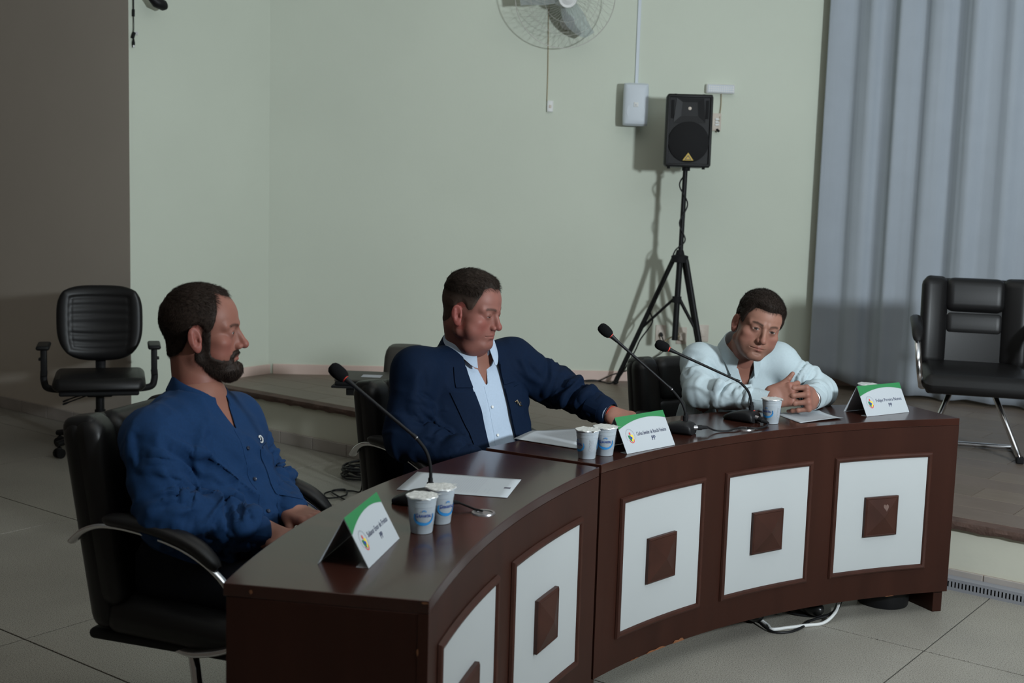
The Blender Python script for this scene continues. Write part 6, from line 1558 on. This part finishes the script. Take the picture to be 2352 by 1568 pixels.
    collar(nk+NR@np.array((0, 0.002, 0.004)), NR, 0.078, 0.076, 0.034, 0.036, 0.34, point=0.030, flare=0.016, back=0.024).build('collar', M['shirt_pale'], root, world=True, angle=40)
    # head, turned to his left and bowed
    hy = math.radians(-27); pt = math.radians(9); hf = np.array((math.cos(hy)*math.cos(pt), math.sin(hy)*math.cos(pt), -math.sin(pt))); hu0 = np.array((math.cos(hy)*math.sin(pt), math.sin(hy)*math.sin(pt), math.cos(pt))); HR = frame(hf, hu0+np.array((0.02, 0, 0)))
    ho = np.array((-0.138, 4.40, 1.172))
    P = dict(line=[0.070, 0.074, 0.068, 0.034, -0.004, -0.008, 0.010, 0.016, 0.004, -0.026, -0.054, -0.068, -0.078], side_tint=(0.085, 0.055, 0.043), side_amt=0.7, fat=0.013, jaw=0.004, neck_r=0.066, lid=0.0020, lid_z=-0.0052, hair_top=0.015, hair_side=0.0030, len_top=0.018, len_side=0.004, front_lift=0.004, flow=(0.1, 0.95, -0.1), stand=0.45, ruddy=0.75, stubble=0.16, seed=5, hair=(0.024, 0.016, 0.012), skin=(0.265, 0.112, 0.088), hair_label='short dark hair clipped at the sides', nhair=11000, vox=0.0020, gaze=(0.0, 0.9, -0.5), fade=0.03)
    head = build_head(P, HR, ho, 1.07, nk+np.array((-0.005, 0.01, -0.02)), root)
    lh = hand(lwr+nrm(lwr-lel)*0.020, (0.93, -0.22, -0.20), (0.12, -0.30, 0.95), -1, [(34, 38, 20), (32, 36, 20), (34, 36, 20), (36, 34, 18)], thumb=((0.50, 0.74, -0.45), -6, -8), scale=1.06)
    rh = hand(rwr+nrm(rwr-rel)*0.015, (0.92, -0.30, -0.20), (0.1, -0.2, 0.95), 1, [(30, 35, 20)]*4, scale=1.06, vox=0.0026)
    core = SDF().u(s_loft(pel, R, c, w*0.86, d*0.88, s, 2.25)).u(s_cone(rsh, rel, 0.05, 0.045), 0.02).u(s_cone(rel, rwr, 0.045, 0.030), 0.01).u(s_cone(lsh, lel, 0.05, 0.045), 0.02).u(s_cone(lel, lwr, 0.045, 0.030), 0.01).u(s_cone(pel+up*0.37, nk, 0.085, 0.066), 0.05)
    body_mesh(root, [head, lh, rh], core, lo, hi)
    for el, wr in ((lel, lwr), (rel, rwr)):
        ax_ = nrm(wr-el); cuff(wr-ax_*0.03, wr+ax_*0.030, 0.041, 0.039, 'c').build('shirt_cuff', M['shirt_pale'], root, world=True, angle=40)
        cuff(wr-ax_*0.05, wr+ax_*0.008, 0.054, 0.0505, 'c', wob=0.02).build('jacket_cuff', M['suit'], root, world=True, angle=40)
    ax_ = nrm(lwr-lel); e1 = nrm(np.cross(ax_, (0.2, 0.1, 1))); e2 = np.cross(ax_, e1); q = lwr+ax_*0.034
    MB().tube([q+(e1*math.cos(t)+e2*math.sin(t))*0.0295*1.04 for t in np.linspace(0, 2*math.pi, 28)[:-1]], 0.0011, 6, closed=True).build('wrist_thread', M['red'], root, world=True)
    legs(root, pel-np.array((0, 0, 0.03)), fw, r, M['suit'], kz=0.52)
    nest(root, ('lapel', 'jacket_collar', 'jacket_button', 'lapel_pin', 'jacket_cuff'), 'jacket'); nest(root, ('collar', 'placket', 'button', 'chest_pocket', 'embroidered_emblem', 'cuff', 'shirt_cuff'), 'shirt'); nest(root, ('eyebrows',), 'body')
    return root
man_suit()
# ---------------------------------------------------------------- man in the pale shirt, hands clasped on the desk
def man_pale():
    pel = np.array((0.835, 5.225, 0.545)); nk = np.array((0.900, 4.985, 0.968)); yaw = math.radians(-70)
    f = np.array((math.cos(yaw), math.sin(yaw), 0.0)); R = frame(f, nk-pel); r, fw, up = R.T
    root = empty('person', (pel[0], pel[1], 0), 0, 'young man in a pale shirt leaning on the desk with clasped hands', 'person')
    c, w, d, s = smooth_prof([-0.04, 0.0, 0.08, 0.16, 0.25, 0.34, 0.405, 0.45, 0.482], [0.175, 0.180, 0.185, 0.188, 0.190, 0.198, 0.172, 0.115, 0.076], [0.120, 0.130, 0.135, 0.132, 0.125, 0.120, 0.104, 0.084, 0.070], [0.02, 0.025, 0.035, 0.035, 0.025, 0.012, 0.0, -0.008, 0.0])
    rsh = np.array((0.745, 4.985, 0.930)); lsh = np.array((1.062, 5.045, 0.935)); rel = np.array((0.722, 4.850, 0.828)); rwr = np.array((0.955, 4.735, 0.822)); lel = np.array((1.240, 5.010, 0.822)); lwr = np.array((1.150, 4.815, 0.822))
    lo = (0.55, 4.60, 0.46); hi = (1.36, 5.50, 1.10)
    F = SDF().u(s_loft(pel, R, c, w, d, s, 2.25))
    for sh, el, wr in ((rsh, rel, rwr), (lsh, lel, lwr)):
        A = SDF().u(s_cone(sh, el, 0.068, 0.056)).u(s_cone(el, wr, 0.056, 0.042), 0.018); F.u(A, 0.028); F.u(s_cone(nk-up*0.055+(sh-nk)*0.25, sh, 0.058, 0.064), 0.045)
    V, Q = mesh_sdf(F, lo, hi, 0.0060); N = vnormals(V, Q)
    V = folds(V, N, [(rsh, rel, 0.095, 0.011, 22, [(0.5, 0.5, 1.0)]), (rel, rwr, 0.08, 0.008, 25, [(0.12, 0.25, 1.0), (0.6, 0.4, 0.6)]), (lsh, lel, 0.095, 0.009, 20, [(0.5, 0.4, 0.8)]), (lel, lwr, 0.08, 0.008, 24, [(0.3, 0.4, 1.0)])], 6.6)
    V = drape(V, vnormals(V, Q), [(R@np.array((0.1, 0.3, -1)), pel+R@np.array((0.0, 0.12, 0.22)), 0.16, 0.012, 14), (R@np.array((-0.6, 0.2, -0.8)), pel+R@np.array((0.13, 0.08, 0.25)), 0.13, 0.012, 14), (R@np.array((0.8, 0.2, -0.4)), pel+R@np.array((0.16, 0.0, 0.10)), 0.12, 0.010, 16)], 9.9)
    T = lambda a, b, cc: pel+R@np.array((a, b, cc))
    cr = limb_creases(rsh, rel, rwr, (0.5, -0.3, 0.8), 8, 0.010, 0.008, 24)+limb_creases(lsh, lel, lwr, (-0.5, -0.5, 0.7), 7, 0.010, 0.008, 25)
    cr += [([T(0.14, 0.09, 0.33), T(0.11, 0.13, 0.27), T(0.07, 0.155, 0.20), T(0.05, 0.16, 0.12)], 0.012, 0.009), ([T(0.17, 0.05, 0.26), T(0.14, 0.11, 0.20), T(0.10, 0.14, 0.13)], 0.012, 0.009), ([T(-0.13, 0.09, 0.32), T(-0.09, 0.14, 0.25), T(-0.06, 0.155, 0.16)], 0.012, 0.008), ([T(0.02, 0.14, 0.36), T(0.03, 0.15, 0.28), T(0.03, 0.16, 0.2)], 0.010, 0.006), ([T(0.15, 0.05, 0.16), T(0.12, 0.11, 0.11), T(0.07, 0.15, 0.06)], 0.012, 0.009),
           ([rsh+np.array((0.02, -0.06, 0.03)), rsh+np.array((-0.01, -0.075, -0.03)), rsh+np.array((-0.02, -0.11, -0.08))], 0.011, 0.009), ([rsh+np.array((-0.03, -0.055, 0.03)), rsh+np.array((-0.045, -0.07, -0.03)), rsh+np.array((-0.04, -0.11, -0.09))], 0.010, 0.008)]
    V = creases(V, vnormals(V, Q), cr)
    V[:, 2] = np.where((V[:, 2] < TZ+0.004) & (V[:, 1] < 5.0) & (np.minimum(np.linalg.norm(V-rel, axis=1), np.minimum(np.linalg.norm(V-rwr, axis=1), np.linalg.norm(V-lwr, axis=1))) < 0.16), TZ+0.004, V[:, 2])
    L = (V-pel)@R
    g = np.where(L[:, 1] > 0, np.minimum(L[:, 2]-0.395, 0.004+(L[:, 2]-0.395)*0.40-np.abs(L[:, 0])), -1.0)
    for el, wr in ((lel, lwr), (rel, rwr)): g = np.maximum(g, 0.032-np.linalg.norm(V-(wr+nrm(wr-el)*0.036), axis=1))
    V, Q = clip_mesh(V, Q, g); add_mesh('shirt', V, Q, M['shirt_aqua'], root, 'pale aqua white shirt with long sleeves', 0.002)
    pr = Proj(V, Q, pel, R)
    strip(pr, lerp_line([(0.0, 0.390), (0.0, 0.30), (-0.002, 0.2), (-0.004, 0.10), (-0.006, 0.0)], 34), -0.016, 0.015, 0.0018, 0.0020, 5).build('placket', M['shirt_aqua'], root, world=True, angle=40)
    for k in (0.385, 0.30, 0.22, 0.14):
        p = pr(-0.001, k, 0.0040); q = pr(-0.001, k, 0.02); button(MB(), p, q-p, 0.0050).build('button', M['btn_white'], root, world=True)
    # head tilted, facing the camera a little to its right
    hy = math.radians(-84); pt = math.radians(8); hf = np.array((math.cos(hy)*math.cos(pt), math.sin(hy)*math.cos(pt), -math.sin(pt)))
    hu0 = np.array((0.26, math.sin(hy)*math.sin(pt), 1.0)); hu0 = nrm(hu0); HR = frame(hf, hu0); ho = np.array((0.945, 4.868, 1.098))
    P = dict(line=[0.060, 0.063, 0.060, 0.034, -0.004, -0.012, 0.008, 0.016, 0.004, -0.026, -0.054, -0.068, -0.078], hair_top=0.015, hair_side=0.0070, len_top=0.018, len_side=0.008, flow=(-0.2, 0.9, -0.1), stand=0.55, stubble=0.42, lid=0.0044, lid_z=-0.0012, seed=9, hair=(0.020, 0.013, 0.010), skin=(0.31, 0.155, 0.112), ruddy=0.35, hair_label='thick short dark hair', nhair=12000, vox=0.0020, gaze=(0.10, 1.0, 0.12), neck_r=0.057, jaw=0.003, fat=0.003)
    head = build_head(P, HR, ho, 1.05, nk+np.array((0.0, 0.0, -0.02)), root)
    rh = hand((0.972, 4.738, 0.832), (0.93, -0.12, 0.26), (-0.10, -0.97, 0.22), 1, [(48, 60, 35), (48, 60, 35), (48, 60, 35), (48, 60, 35)], thumb=((0.30, 0.93, 0.05), -8, -14), scale=1.05)
    lh = hand((1.152, 4.795, 0.826), (-0.44, -0.88, 0.16), (0.86, -0.46, 0.20), -1, [(66, 34, 16), (68, 32, 16), (70, 30, 16), (72, 28, 16)], spread=0.9, fan=0.02, thumb=((0.30, 0.80, -0.50), 10, 10), scale=1.08)
    core = SDF().u(s_loft(pel, R, c, w*0.90, d*0.90, s, 2.25)).u(s_cone(rsh, rel, 0.05, 0.042), 0.02).u(s_cone(rel, rwr, 0.042, 0.028), 0.01).u(s_cone(lsh, lel, 0.05, 0.042), 0.02).u(s_cone(lel, lwr, 0.042, 0.028), 0.01).u(s_cone(pel+up*0.37, nk, 0.074, 0.056), 0.05).u(s_loft(pel, R, c, w*0.96, d*0.96, s, 2.25))
    body_mesh(root, [head, rh, lh], core, lo, hi)
    NR = frame(np.array((0.25, -1.0, 0.0)), nrm(ho-nk)*0.6+np.array((0, 0, 0.6)))
    collar(nk+np.array((0.0, -0.004, 0.006)), NR, 0.067, 0.066, 0.036, 0.044, 0.42, point=0.034, flare=0.020, back=0.020).build('collar', M['shirt_aqua'], root, world=True, angle=40)
    for el, wr in ((rel, rwr), (lel, lwr)):
        ax_ = nrm(wr-el); cuff(wr-ax_*0.040, wr+ax_*0.022, 0.0455, 0.0415, 'c', wob=0.03).build('cuff', M['shirt_aqua'], root, world=True, angle=40)
    # wrist watch on the left wrist
    ax_ = nrm(np.array((1.152, 4.795, 0.826))-lel+np.array((-0.02, -0.06, 0))); q = np.array((1.146, 4.783, 0.826)); e1 = nrm(np.cross(ax_, (0.2, 0.1, 1))); e2 = np.cross(ax_, e1)
    MB().tube([q+(e1*math.cos(t)+e2*math.sin(t))*0.0335 for t in np.linspace(0, 2*math.pi, 30)[:-1]], 0.0055, 8, closed=True, flat=0.4).build('wrist_watch', M['satin'], root, world=True)
    legs(root, pel-np.array((0, 0, 0.03)), fw, r, M['trouser'], kz=0.50)
    nest(root, ('lapel', 'jacket_collar', 'jacket_button', 'lapel_pin', 'jacket_cuff'), 'jacket'); nest(root, ('collar', 'placket', 'button', 'chest_pocket', 'embroidered_emblem', 'cuff', 'shirt_cuff'), 'shirt'); nest(root, ('eyebrows',), 'body')
    return root
man_pale()
